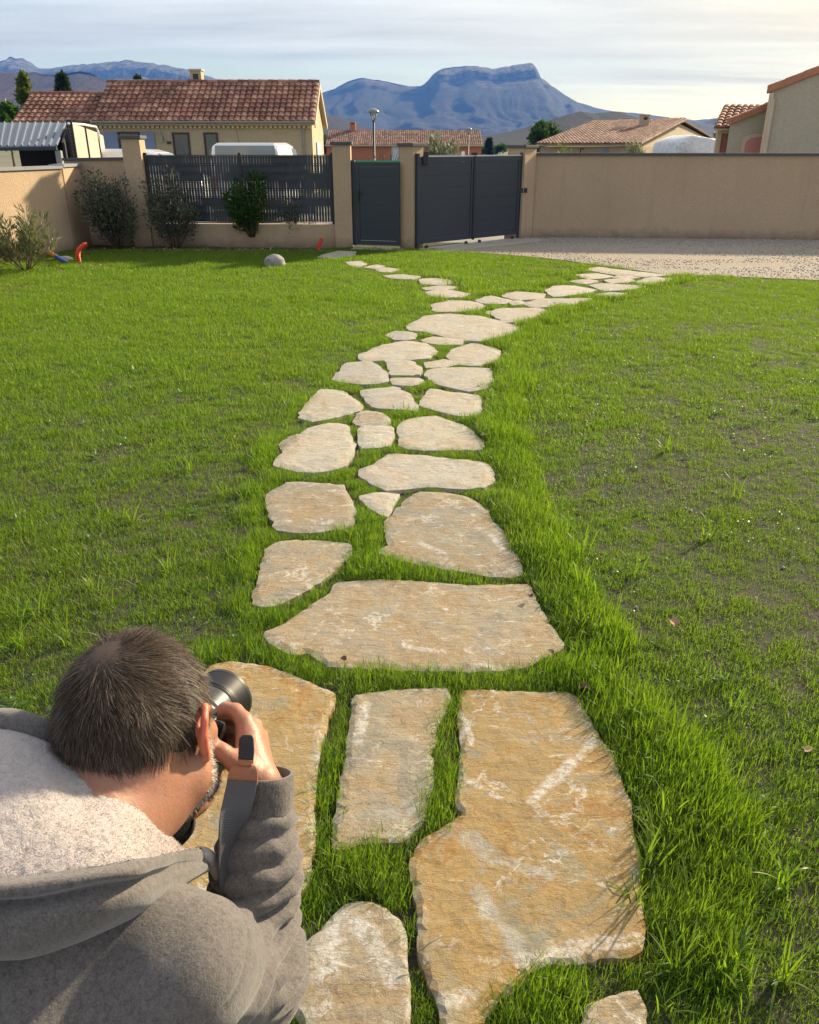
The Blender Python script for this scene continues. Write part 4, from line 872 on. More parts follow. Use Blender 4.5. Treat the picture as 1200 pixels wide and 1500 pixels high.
def stone_mat():
    t = NT('flagstone'); p = t.pos(); oi = t.n('ShaderNodeObjectInfo'); tint = oi.outputs['Color']; rnd = oi.outputs['Random']
    pr = t.n('ShaderNodeVectorMath', {0: p, 1: t.n('ShaderNodeCombineXYZ', {0: t.math('MULTIPLY', rnd, 37.), 1: t.math('MULTIPLY', rnd, 61.), 2: 0.}).outputs[0]}, operation='ADD').outputs[0]
    n1 = t.noise(4.2, 9, .66, pr, .8); n2 = t.noise(16, 8, .70, pr, .5); n3 = t.noise(85, 6, .72, pr, .3); n4 = t.noise(420, 4, .65, pr)
    base = t.ramp(n1, [(.30, (.33, .31, .25)), (.42, (.44, .39, .30)), (.50, (.51, .42, .29)), (.58, (.50, .37, .21)), (.66, (.52, .42, .28)), (.76, (.54, .49, .41))])
    och = t.ramp(n1, [(.28, (.33, .33, .26)), (.38, (.42, .35, .21)), (.46, (.50, .35, .15)), (.54, (.53, .36, .14)), (.60, (.48, .26, .07)), (.67, (.52, .42, .24)), (.76, (.40, .39, .33))])
    pale = t.ramp(n1, [(.28, (.56, .54, .48)), (.42, (.66, .62, .53)), (.52, (.70, .64, .53)), (.60, (.67, .55, .40)), (.74, (.74, .71, .65))])
    sb = t.n('ShaderNodeSeparateColor', {0: tint}).outputs[2]
    c = t.mix(t.ramp(sb, [(.55, 0), (.70, 1)]), t.mix(t.ramp(sb, [(.36, 0), (.55, 1)]), och, base), pale)
    c = t.mix(t.math('MULTIPLY', t.ramp(n2, [(.34, 1), (.46, 0)]), .42), c, (.27, .22, .14))
    c = t.mix(t.math('MULTIPLY', t.ramp(n2, [(.56, 0), (.68, 1)]), .45), c, (.60, .53, .41))
    c = t.mix(t.math('MULTIPLY', t.ramp(n3, [(.36, 1), (.46, 0)]), .28), c, (.19, .15, .09))
    c = t.mix(t.math('MULTIPLY', t.ramp(n3, [(.56, 0), (.66, 1)]), .22), c, (.66, .60, .50))
    gr = t.noise(6.5, 8, .72, t.map(pr, (1, 1, 1), (0, 0, .6)), 1.2)
    c = t.mix(t.math('MULTIPLY', t.ramp(gr, [(.57, 0), (.64, 1)]), .62), c, (.43, .44, .41))               # grey film
    # calcite: smears, scratches and a few veins
    wv = t.map(pr, (1, 2.6, 1), (0, 0, .9)); wv2 = t.map(pr, (3.2, 1, 1), (0, 0, .45))
    smear = t.math('MULTIPLY', t.ramp(t.noise(8, 9, .76, wv, 1.4), [(.565, 0), (.63, 1)]), t.ramp(t.noise(2.3, 4, .5, pr), [(.44, 0), (.54, 1)]))
    scr = t.math('MULTIPLY', t.ramp(t.noise(26, 6, .7, wv2, .9), [(.62, 0), (.67, 1)]), t.ramp(t.noise(3.7, 3, .5, pr), [(.45, 0), (.58, 1)]))
    vd_ = t.n('ShaderNodeVectorMath', {0: pr, 1: t.n('ShaderNodeVectorMath', {0: t.noise(5, 6, .65, pr, 0, 1), 'Scale': .5}, operation='SCALE').outputs[0]}, operation='ADD').outputs[0]
    vo = t.n('ShaderNodeTexVoronoi', {'Vector': t.map(vd_, (1, 1.5, 1), (0, 0, .7)), 'Scale': 2.0}, feature='DISTANCE_TO_EDGE').outputs[0]
    vein = t.math('MULTIPLY', t.ramp(vo, [(.0, 1), (.030, .0)]), t.ramp(t.noise(4.9, 5, .6, pr), [(.50, 0), (.60, 1)]))
    w = t.math('MAXIMUM', t.math('MAXIMUM', vein, smear), t.math('MULTIPLY', scr, .8), True)
    # the long white and grey mineral bands of the big slabs (each lies where the slab has it)
    wp = t.n('ShaderNodeVectorMath', {0: p, 1: t.n('ShaderNodeVectorMath', {0: t.n('ShaderNodeVectorMath', {0: t.noise(22, 6, .7, p, 0, 1), 1: (.5, .5, .5)}, operation='SUBTRACT').outputs[0], 'Scale': .055}, operation='SCALE').outputs[0]}, operation='ADD').outputs[0]
    def seg(a, b, wd):
        A, B = G(*a), G(*b); BA = B-A; L2 = BA.dot(BA)
        q = t.n('ShaderNodeVectorMath', {0: wp, 1: tuple(A)}, operation='SUBTRACT').outputs[0]
        tt = t.math('MULTIPLY', t.n('ShaderNodeVectorMath', {0: q, 1: (BA.x, BA.y, 0)}, operation='DOT_PRODUCT').outputs['Value'], 1/L2, True)
        pj = t.n('ShaderNodeVectorMath', {0: (BA.x, BA.y, 0), 'Scale': tt}, operation='SCALE').outputs[0]
        df = t.n('ShaderNodeVectorMath', {0: t.n('ShaderNodeVectorMath', {0: q, 1: pj}, operation='SUBTRACT').outputs[0], 1: (1, 1, 0)}, operation='MULTIPLY').outputs[0]
        return t.ramp(t.math('MULTIPLY', t.n('ShaderNodeVectorMath', {0: df}, operation='LENGTH').outputs['Value'], 1/wd), [(.45, 1), (1.0, 0)])
    def segs(L):
        r_ = None
        for x in L: s_ = seg(*x); r_ = s_ if r_ is None else t.math('MAXIMUM', r_, s_)
        return r_
    wb = segs([((868, 1092), (838, 1125), .020), ((838, 1125), (800, 1158), .026), ((800, 1158), (776, 1182), .024), ((776, 1182), (798, 1200), .018), ((680, 1060), (690, 1095), .018), ((688, 1150), (735, 1175), .014), ((770, 1415), (860, 1392), .032), ((860, 1392), (935, 1385), .022), ((655, 1470), (685, 1465), .03), ((535, 1040), (525, 1095), .022), ((475, 1430), (500, 1350), .045), ((500, 1350), (540, 1375), .04), ((540, 1375), (575, 1440), .03), ((590, 950), (640, 960), .02), ((615, 800), (650, 815), .02), ((720, 790), (740, 815), .02)])
    gb_ = segs([((690, 1235), (720, 1260), .040), ((720, 1260), (800, 1290), .022), ((700, 1310), (740, 1370), .030), ((740, 1370), (770, 1410), .030), ((600, 1190), (560, 1200), .04)])
    c = t.mix(t.math('MULTIPLY', gb_, t.ramp(n2, [(.38, .2), (.55, .85)])), c, (.52, .51, .47))
    w = t.math('MAXIMUM', w, t.math('MULTIPLY', wb, t.ramp(t.noise(34, 7, .75, pr, .8), [(.40, .05), (.56, 1)])), True)
    c = t.mix(t.math('MULTIPLY', w, t.ramp(n3, [(.34, .35), (.50, .97)])), c, (.84, .82, .78))
    edge = t.attr('edge'); ew = t.math('MULTIPLY', edge, t.ramp(t.noise(13, 6, .7, pr), [(.47, 0), (.58, .9)]))
    c = t.mix(ew, c, (.66, .63, .57))                                                                     # chipped pale rim
    lay = t.noise(9, 8, .62, t.map(pr, (1, 3.2, 1), (0, 0, .15)), .8)
    steps = t.ramp(lay, [(.40, 0), (.415, .25), (.50, .3), (.515, .62), (.60, .66), (.612, 1)])                  # split layers
    c = t.mix(t.math('MULTIPLY', t.ramp(lay, [(.498, 0), (.506, 1), (.516, 0)]), t.math('MULTIPLY', t.ramp(n1, [(.45, 0), (.55, 1)]), .55)), c, (.15, .11, .07))
    h = t.math('ADD', t.math('MULTIPLY', n3, .7), t.math('ADD', t.math('MULTIPLY', n4, .35), t.math('MULTIPLY', n2, 1.0)))
    h = t.math('ADD', h, t.math('MULTIPLY', steps, .8))
    c = t.mix(1.0, c, (.68, .68, .68), 'MULTIPLY')
    c = t.mix(1.0, c, t.ramp(t.math('FRACT', t.math('MULTIPLY', rnd, 7.3)), [(0, (.84, .85, .86)), (.35, (1., .97, .93)), (.7, (.93, .90, .84)), (1, (1.06, 1.05, 1.04))]), 'MULTIPLY')
    return t.pbr(c, t.math('SUBTRACT', .90, t.math('MULTIPLY', n2, .3)), t.bump(h, .62, .010), Specular_IOR_Level=.35)
M['stone'] = stone_mat()
def soil_mat():
    t = NT('lawn_soil'); n = t.noise(2.2, 6, .65); n2 = t.noise(60, 5, .7); c = t.mix(n2, (.028, .022, .014), (.075, .060, .038)); c = t.mix(t.math('MULTIPLY', t.ramp(n, [(.4, 0), (.6, 1)]), .6), c, (.022, .036, .010))
    return t.pbr(c, .95, t.bump(n2, .9, .012))
SOIL = soil_mat()

# stone polygons on the ground
rgS = np.random.default_rng(5); SP = []
def refine(poly, step, jit, rg):
    out = []; n = len(poly)
    for i in range(n):
        p0, p1, p2, p3 = (np.array(poly[(i+k) % n]) for k in (-1, 0, 1, 2)); L = np.linalg.norm(p2-p1); m = max(1, int(L/step))
        for k in range(m):
            t_ = k/m; q = p1*(1-t_)+p2*t_
            h = .5*((2*p1)+(p2-p0)*t_+(2*p0-5*p1+4*p2-p3)*t_**2+(-p0+3*p1-3*p2+p3)*t_**3)  # catmull-rom
            q = q*.72+h*.28
            if k: q = q+rg.normal(size=2)*jit
            out.append(q)
    return np.array(out)
pb = [G(520, 372), G(480, 366), G(430, 385), G(560, 470), G(380, 600), G(350, 760), G(330, 900), G(180, 1300), G(300, 1560), G(980, 1560), G(960, 1200), G(840, 940), G(750, 700), G(760, 500), G(900, 440), G(1000, 402), G(860, 388), G(700, 425), G(600, 385)]
path = tag(obj('path', None), kind='structure')
pth = MB(); pth.prism([v2(p) for p in pb], -.06, -.012); pth_o = None
bpy.data.objects.remove(path)
path = pth.build('path', SOIL); path['kind'] = 'structure'
for si, (pxp, tint, _) in enumerate(STONES):
    Z = .014
    g = [np.array(v2(G(x, y, Z))) for x, y in pxp]; c = np.mean(g, 0); dist = np.linalg.norm(c); size = max(np.ptp([p[0] for p in g]), np.ptp([p[1] for p in g]))
    step = np.clip(dist*.009, .012, .09); out = refine(g, step, step*.14, rgS)
    pn_, nx_ = np.roll(out, 1, 0), np.roll(out, -1, 0); tg = nx_-pn_; tg /= np.linalg.norm(tg, axis=1, keepdims=True)+1e-9; nr_ = np.stack([tg[:, 1], -tg[:, 0]], -1)
    ar = np.sum(out[:, 0]*nx_[:, 1]-nx_[:, 0]*out[:, 1]); out = out+nr_*(1 if ar > 0 else -1)*(.007+.0022*dist); SP.append(out)
    # inner points
    sp = np.clip(dist*.010, .014, .10); lo, hi = out.min(0), out.max(0)
    xs_ = np.arange(lo[0], hi[0], sp); ys_ = np.arange(lo[1], hi[1], sp); P_ = np.stack(np.meshgrid(xs_, ys_), -1).reshape(-1, 2)
    P_ = P_+rgS.normal(size=P_.shape)*sp*.18; P_ = P_[in_poly(P_, out)]; dd = dist_poly(P_, out); P_ = P_[dd > sp*.55]
    no = len(out); allp = np.concatenate([out, P_]) if len(P_) else out
    vs, es, fs, *_r = delaunay_2d_cdt([Vector(p) for p in allp], [(i, (i+1) % no) for i in range(no)], [], 1, 1e-6)
    vs = np.array([tuple(v) for v in vs]); de = dist_poly(vs, out)
    q = vs*1.0+si*3.7
    hgt = Z+.012*(fbm(q*3.2, 3, si)-.5)+.007*np.floor(fbm(q*np.array([2.4, 5.0]), 4, si+9)*7)/7*1.6+.004*(fbm(q*22, 3, si)-.5)
    rim = np.clip(de/.013, 0, 1); hgt = hgt-.007*(1-rim)**2
    bnd = de < 1e-5
    V = np.concatenate([vs, hgt[:, None]], 1); nv = len(V); Vb = V[bnd].copy(); idx = np.full(nv, -1); idx[bnd] = np.arange(bnd.sum())+nv
    ctr = vs.mean(0); Vb[:, 2] = -.055; Vb[:, :2] += (Vb[:, :2]-ctr)*.01
    Fs = [tuple(f) for f in fs]; cnt = {}
    for f in Fs:
        for a_, b_ in zip(f, f[1:]+f[:1]):
            k_ = (min(a_, b_), max(a_, b_)); cnt.setdefault(k_, []).append((a_, b_))
    for k_, l_ in cnt.items():
        if len(l_) == 1:
            a_, b_ = l_[0]
            if idx[a_] >= 0 and idx[b_] >= 0: Fs.append((b_, a_, int(idx[a_]), int(idx[b_])))
    Vall = np.concatenate([V, Vb]); ed = np.concatenate([np.clip(1-de/.03, 0, 1), np.zeros(len(Vb))])
    o = obj('flagstone', mesh_np('flagstone', Vall, Fs, M['stone'], False, {'edge': ed}), path); o.color = (*tint, 1)

# gravel drive
def gravel_mat():
    t = NT('gravel'); vo = t.n('ShaderNodeTexVoronoi', {'Vector': t.pos(), 'Scale': 38.}); n = t.noise(.55, 5, .6, t.map(t.pos(), (.5, 1.6, 1), (0, 0, .12)))
    c = t.ramp(vo.outputs['Color'], [(.2, (.27, .23, .19)), (.5, (.38, .33, .27)), (.8, (.48, .43, .36))])
    tr = t.ramp(n, [(.42, 0), (.58, 1)]); c = t.mix(t.math('MULTIPLY', tr, .7), c, (.40, .31, .215))       # compacted earthy wheel tracks
    c = t.mix(t.math('MULTIPLY', t.noise(7, 5, .7), .5), c, (.28, .24, .20))
    return t.pbr(c, .95, t.bump(vo.outputs['Distance'], .9, .02))
GRV = gravel_mat()
edge_px = [(632, 366), (660, 369), (720, 372), (780, 377), (830, 382), (868, 388), (905, 393), (985, 404), (1040, 404), (1100, 407), (1200, 411), (1340, 416), (1600, 424), (2100, 440)]
drv = [v2(G(x, y)) for x, y in edge_px]; DRV = drv + [(RW1.x, RW1.y), (RW0.x, RW0.y), (vb.x+.05, vb.y+.1), (va.x, va.y)]
tag(MB().prism(DRV, -.05, .010).build('driveway', GRV), kind='structure')
rgG = np.random.default_rng(3); pp = np.stack([rgG.uniform(0, 14, 30000), rgG.uniform(11, 19, 30000)], -1); pp = pp[in_poly(pp, DRV)]; pp = pp[fbm(pp*np.array([.5, 1.7]), 3, 8) > .42][:7000]
n = len(pp); s_ = rgG.uniform(.007, .018, n); octa = np.array([(1,0,0),(0,1,0),(-1,0,0),(0,-1,0),(0,0,.8),(0,0,-.8)]); of = np.array([(0,1,4),(1,2,4),(2,3,4),(3,0,4),(1,0,5),(2,1,5),(3,2,5),(0,3,5)])
V = (octa[None]*s_[:, None, None]*rgG.uniform(.7, 1.3, (n, 6, 3))); an = rgG.random(n)*6.28; c_, d_ = np.cos(an)[:, None], np.sin(an)[:, None]
V = np.stack([V[..., 0]*c_-V[..., 1]*d_, V[..., 0]*d_+V[..., 1]*c_, V[..., 2]], -1); V[..., 0] += pp[:, :1]; V[..., 1] += pp[:, 1:]; V[..., 2] += .014
t = NT('pebbles'); PEB = t.pbr(t.ramp(t.attr('rnd'), [(0, (.24, .22, .20)), (.6, (.44, .41, .36)), (1, (.62, .58, .52))]), .9)
tag(obj('gravel', mesh_np('gravel', V.reshape(-1, 3), (np.arange(n)[:, None, None]*6+of).reshape(-1, 3), PEB, False, {'rnd': np.repeat(rgG.random(n), 6)})), 'loose grey gravel strewn over the drive', 'gravel', kind='stuff')

# lawn surface (soil), a soft uneven sheet
def lawn_z(P):
    h = .030*(fbm(P*.55, 3, 31)-.5)+.016*(fbm(P*2.3, 3, 33)-.5)
    return h
xs = np.linspace(-12.5, 15, 200); ys = np.linspace(-1.5, 17.2, 150)
lawn_poly = [(cb.x+.1, -1.4), (14.8, -1.4), (14.8, drv[-1][1])] + [tuple(p) for p in drv[::-1]] + [(va.x-.05, va.y-.1), (gb.x, gb.y-.05), (P2[0], P2[1]), (P1[0], P1[1]), (c2.x, c2.y+.3), (c2.x-.05, c2.y), (c1.x, c1.y), (cb.x, cb.y)]
def lz(P): # pressed flat under the stones
    z = lawn_z(P); d = np.full(len(P), 9.)
    for s in SP:
        lo, hi = s.min(0)-.25, s.max(0)+.25; k = np.all((P > lo) & (P < hi), 1)
        if k.any(): dd = dist_poly(P[k], s); dd[in_poly(P[k], s)] = 0; d[k] = np.minimum(d[k], dd)
    return np.where(d < .2, z*np.clip(d/.2, 0, 1), z)-.010
tag(obj('lawn', grid_mesh('lawn', xs, ys, lz, SOIL)), kind='structure')
# ================================================================ grass (instanced tufts, one object)
def grass_mat():
    t = NT('grass_blade'); r = t.attr('rnd'); h = t.attr('tip'); p = t.pos()
    pn = t.noise(.75, 4, .6); pn2 = t.noise(4.5, 4, .65)
    green = t.ramp(r, [(0, (.009, .046, .004)), (.38, (.036, .140, .008)), (.76, (.112, .240, .013)), (1, (.210, .245, .040))])
    dry = t.ramp(r, [(0, (.085, .125, .018)), (.5, (.150, .180, .030)), (1, (.30, .27, .09))])
    c = t.mix(t.math('MULTIPLY', t.ramp(t.math('ADD', t.math('MULTIPLY', pn, .5), t.math('MULTIPLY', pn2, .5)), [(.46, 0), (.62, 1)]), .55), green, dry)
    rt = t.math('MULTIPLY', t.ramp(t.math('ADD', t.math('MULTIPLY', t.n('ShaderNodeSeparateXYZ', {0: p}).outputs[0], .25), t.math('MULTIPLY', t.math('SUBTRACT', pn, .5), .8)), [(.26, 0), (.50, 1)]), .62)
    c = t.mix(rt, c, t.ramp(r, [(0, (.010, .034, .004)), (.6, (.040, .098, .010)), (1, (.15, .16, .045))]))      # thinner, duller turf on the right-hand side; camera tone darkening painted in too
    c = t.mix(t.math('MULTIPLY', h, .22), c, (.20, .26, .04))
    c = t.mix(t.ramp(h, [(0, .75), (.28, 0)]), c, (.13, .12, .045))       # straw-coloured sheaths at the base of each blade
    b = t.n('ShaderNodeBsdfPrincipled', {'Base Color': c, 'Roughness': .42, 'Specular IOR Level': .35})
    tr = t.n('ShaderNodeBsdfTranslucent', {'Color': t.mix(.6, c, (.35, .57, .013))})
    m = t.n('ShaderNodeMixShader', {0: .48, 1: b.outputs[0], 2: tr.outputs[0]}); t.t.links.new(m.outputs[0], t.out.inputs[0]); return t.m
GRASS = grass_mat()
def tuft(name, nb, R, hmin, hmax, wd, lean, rg, segs=4, curl=1.0):
    V = []; Fc = []; rn = []; tp = []
    for i in range(nb):
        a = rg.random()*6.283; q = R*math.sqrt(rg.random()); b = np.array([math.cos(a)*q, math.sin(a)*q, -.006]); h = rg.uniform(hmin, hmax); az = rg.random()*6.283
        ln = abs(rg.normal(0, lean))+.08; d = np.array([math.cos(az), math.sin(az), 0]); s = np.array([-math.sin(az), math.cos(az), 0]); w = wd*rg.uniform(.6, 1.25); r_ = rg.random(); tw = rg.normal(0, .5)
        pos = b.copy(); ang = ln*.3; base = len(V)
        for k in range(segs+1):
            f = k/segs; ww = w*(1-.25*f) if k < segs-1 else (w*.55 if k == segs-1 else 0); sd_ = s*math.cos(tw*f)+d*math.sin(tw*f)
            if k < segs: V += [pos-sd_*ww/2, pos+sd_*ww/2]; rn += [r_, r_]; tp += [f, f]
            else: V.append(pos.copy()); rn.append(r_); tp.append(1.)
            ang += ln*curl*1.7/segs; pos = pos+(d*math.sin(ang)+np.array([0, 0, 1])*math.cos(ang))*h/segs
        for k in range(segs-1): Fc.append((base+2*k, base+2*k+1, base+2*k+3, base+2*k+2))
        k = segs-1; Fc.append((base+2*k, base+2*k+1, base+2*k+2))
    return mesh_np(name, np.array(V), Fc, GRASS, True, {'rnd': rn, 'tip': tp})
rgT = np.random.default_rng(12)
tc_ = bpy.data.collections.new('grass_kinds'); kinds = []
def addk(i, *a, **k):
    o = bpy.data.objects.new('tuft_%02d' % i, tuft('tuft_%02d' % i, *a, **k)); tc_.objects.link(o)
for i in range(4): addk(i, 34, .045, .020, .048, .0021, .55, rgT)                 # 0-3 mown lawn
for i in range(4, 8): addk(i, 54, .048, .030, .066, .0019, .42, rgT, segs=5)     # 4-7 longer edge grass
for i in range(8, 10): addk(i, 14, .050, .020, .045, .0030, 1.0, rgT)            # 8-9 thin worn
for i in range(10, 12): addk(i, 9, .030, .12, .22, .0065, .65, rgT, segs=7)      # 10-11 coarse weed grass
for i in range(12, 14): addk(i, 52, .10, .026, .062, .0042, .5, rgT, segs=3)       # 12-13 far clumps
WEED = leaf_mat('weed_leaf', (.05, .12, .03), (.16, .24, .09), .3, .4)
def rosette(name, nl, rg, ll, lw):
    C = np.zeros((nl, 3)); C[:, :2] = rg.normal(0, .018, (nl, 2)); C[:, 2] = rg.uniform(.008, .03, nl); D = rg.normal(size=(nl, 3)); D[:, 2] = .25
    v, f, r_ = leaves(C, D, ll*rg.uniform(.7, 1.2, nl), lw*rg.uniform(.8, 1.2, nl), rg, .12); return mesh_np(name, v, f, WEED, False, {'rnd': r_})
for i, a in ((14, (16, .014, .013)), (15, (9, .045, .017))):
    tc_.objects.link(bpy.data.objects.new('tuft_%02d' % i, rosette('tuft_%02d' % i, a[0], rgT, a[1], a[2])))
def stone_dist(P):
    d = np.full(len(P), 9.); ins = np.zeros(len(P), bool)
    for s in SP:
        lo, hi = s.min(0)-.6, s.max(0)+.6; k = np.where(np.all((P > lo) & (P < hi), 1))[0]
        if len(k):
            q = P[k]; dd = dist_poly(q, s); i_ = in_poly(q, s); ins[k] |= i_; d[k] = np.minimum(d[k], np.where(i_, -dd, dd))
    return d
def spread(n, x0, x1, y0, y1): return np.stack([rgT.uniform(x0, x1, n), rgT.uniform(y0, y1, n)], -1)
bands = [(-.6, .55, 420), (.55, 2.2, 1300), (2.2, 4.0, 1000), (4.0, 6.0, 720), (6.0, 8.0, 560), (8.0, 11.0, 380), (11.0, 17.2, 250)]
PT = []; KD = []; SC = []; RT = []
LP = np.array(lawn_poly)
for (y0, y1, dens) in bands:
    hw = min(.85*y1+2.6, 13.); n = int(dens*(y1-y0)*2*hw); P = spread(n, -hw, hw, y0, y1); P = P[(np.abs(P[:, 0]) < .56*P[:, 1]+1.2) | (rgT.random(n) < .55)]; P = P[in_poly(P, lawn_poly)]
    d = stone_dist(P); P = P[d > .001]; d = d[d > .001]; m = len(P)
    dr = dist_poly(P, DRV); wear = fbm(P*.9, 4, 51)*.55+fbm(P*3.1, 3, 53)*.45
    right = np.clip((P[:, 0]-.75-.03*P[:, 1])/1.2, 0, 1); leftn = np.clip((-P[:, 0]-1.0)/1.5, 0, 1)*np.clip((6.5-P[:, 1])/3, 0, 1)
    worn = (wear > .60-.13*right-.06*leftn); edge = d < np.where(P[:, 0] > .1, .24, .12)*(.6+.8*fbm(P*2.5, 2, 55)); gap = d < .10
    # thin out the worn patches, keep edges dense
    u = rgT.random(m); bare = np.clip((wear-(.60-.10*right-.05*leftn))*6, 0, .20)*(P[:, 1] < 12); bedd = np.clip((P[:, 1]-(15.35-.0*P[:, 0]))/.4, 0, 1)*(P[:, 0] < -1.5)*.9
    keep = (u > np.where(edge, bare*.2, bare)) & (rgT.random(m) > bedd); P = P[keep]; d = d[keep]; worn = worn[keep]; edge = edge[keep]; gap = gap[keep]; right = right[keep]; m = len(P)
    k = np.where(edge, rgT.integers(4, 8, m), np.where(worn & (rgT.random(m) < .6), rgT.integers(8, 10, m), rgT.integers(0, 4, m)))
    s = rgT.uniform(.75, 1.2, m)*(.35+.75*fbm(P*1.7, 3, 61)+.65*fbm(P*5.0, 3, 62)); s = np.where(edge, s*np.clip(.75+d*5.0, .5, 1.4)*np.where((P[:, 0] > .25) & (d > .03), 1.18, 1.0)*np.where(d < .06, np.clip(1.12-.06*P[:, 1], .62, 1.), 1.), s*(1.0-.22*right))
    fp = (rgT.random(m) < np.clip((P[:, 1]-4.5)/6.0, 0, 1)) & ~(edge & (rgT.random(m) < .6)); k = np.where(fp, rgT.integers(12, 14, m), k); s = np.where(fp, s*(.80+.02*P[:, 1]), s)
    PT.append(P); KD.append(k); SC.append(s)
# coarse weeds
wd = [G(x, y) for x, y in ((975,1215),(985,1235),(960,1260),(940,1300),(950,1270),(930,1330),(1010,1330),(1040,1380),(1070,1410),(1110,1200),(900,900),(1085,730),(1060,1000),(1090,1050),(1150,1290),(30,950),(60,900),(100,935),(20,900),(150,880),(240,860),(250,840),(180,760),(75,640),(150,540),(130,860),(270,560),(300,430),(980,660),(930,840),(850,815),(840,850),(870,880),(1030,790),(280,690),(330,720),(1000,1420),(970,1480),(1140,1440))]
P = np.array([v2(g) for g in wd]); P = np.concatenate([P, P+rgT.normal(0, .035, P.shape)])
PT.append(P); KD.append(rgT.integers(10, 12, len(P))); SC.append(rgT.uniform(.45, .95, len(P)))
P = spread(2200, -3.2, 4.5, .7, 7.5); P = P[(stone_dist(P) > .03) & (fbm(P*1.6, 3, 66) > .44)]; PT.append(P); KD.append(np.where(rgT.random(len(P)) < .85, 14, 15)); SC.append(rgT.uniform(.5, 1.0, len(P)))
PT = np.concatenate(PT); KD = np.concatenate(KD); SC = np.concatenate(SC); n = len(PT); z = lz(PT)
RT = np.stack([rgT.normal(0, .08, n), rgT.normal(0, .08, n), rgT.random(n)*6.283], -1)
gm = bpy.data.meshes.new('grass'); gm.vertices.add(n); gm.vertices.foreach_set('co', np.concatenate([PT, z[:, None]], 1).astype(np.float32).ravel())
a_ = gm.attributes.new('kind_i', 'INT', 'POINT'); a_.data.foreach_set('value', KD.astype(np.int32))
a_ = gm.attributes.new('scl', 'FLOAT', 'POINT'); a_.data.foreach_set('value', SC.astype(np.float32))
a_ = gm.attributes.new('rot', 'FLOAT_VECTOR', 'POINT'); a_.data.foreach_set('vector', RT.astype(np.float32).ravel())
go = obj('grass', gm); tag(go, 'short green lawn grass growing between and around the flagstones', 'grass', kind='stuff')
ng = bpy.data.node_groups.new('grass_scatter', 'GeometryNodeTree'); ng.interface.new_socket('Geometry', in_out='INPUT', socket_type='NodeSocketGeometry'); ng.interface.new_socket('Geometry', in_out='OUTPUT', socket_type='NodeSocketGeometry')
N = ng.nodes.new; gi = N('NodeGroupInput'); gout = N('NodeGroupOutput'); iop = N('GeometryNodeInstanceOnPoints'); ci = N('GeometryNodeCollectionInfo'); ci.inputs[0].default_value = tc_; ci.inputs[1].default_value = True; ci.inputs[2].default_value = True
def na(name, ty):
    q = N('GeometryNodeInputNamedAttribute'); q.data_type = ty; q.inputs[0].default_value = name; return q.outputs[0]
Lk = ng.links.new; Lk(gi.outputs[0], iop.inputs['Points']); Lk(ci.outputs[0], iop.inputs['Instance']); iop.inputs['Pick Instance'].default_value = True
Lk(na('kind_i', 'INT'), iop.inputs['Instance Index']); Lk(na('rot', 'FLOAT_VECTOR'), iop.inputs['Rotation']); Lk(na('scl', 'FLOAT'), iop.inputs['Scale']); Lk(iop.outputs[0], gout.inputs[0])
md = go.modifiers.new('scatter', 'NODES'); md.node_group = ng
print('grass tufts', n)
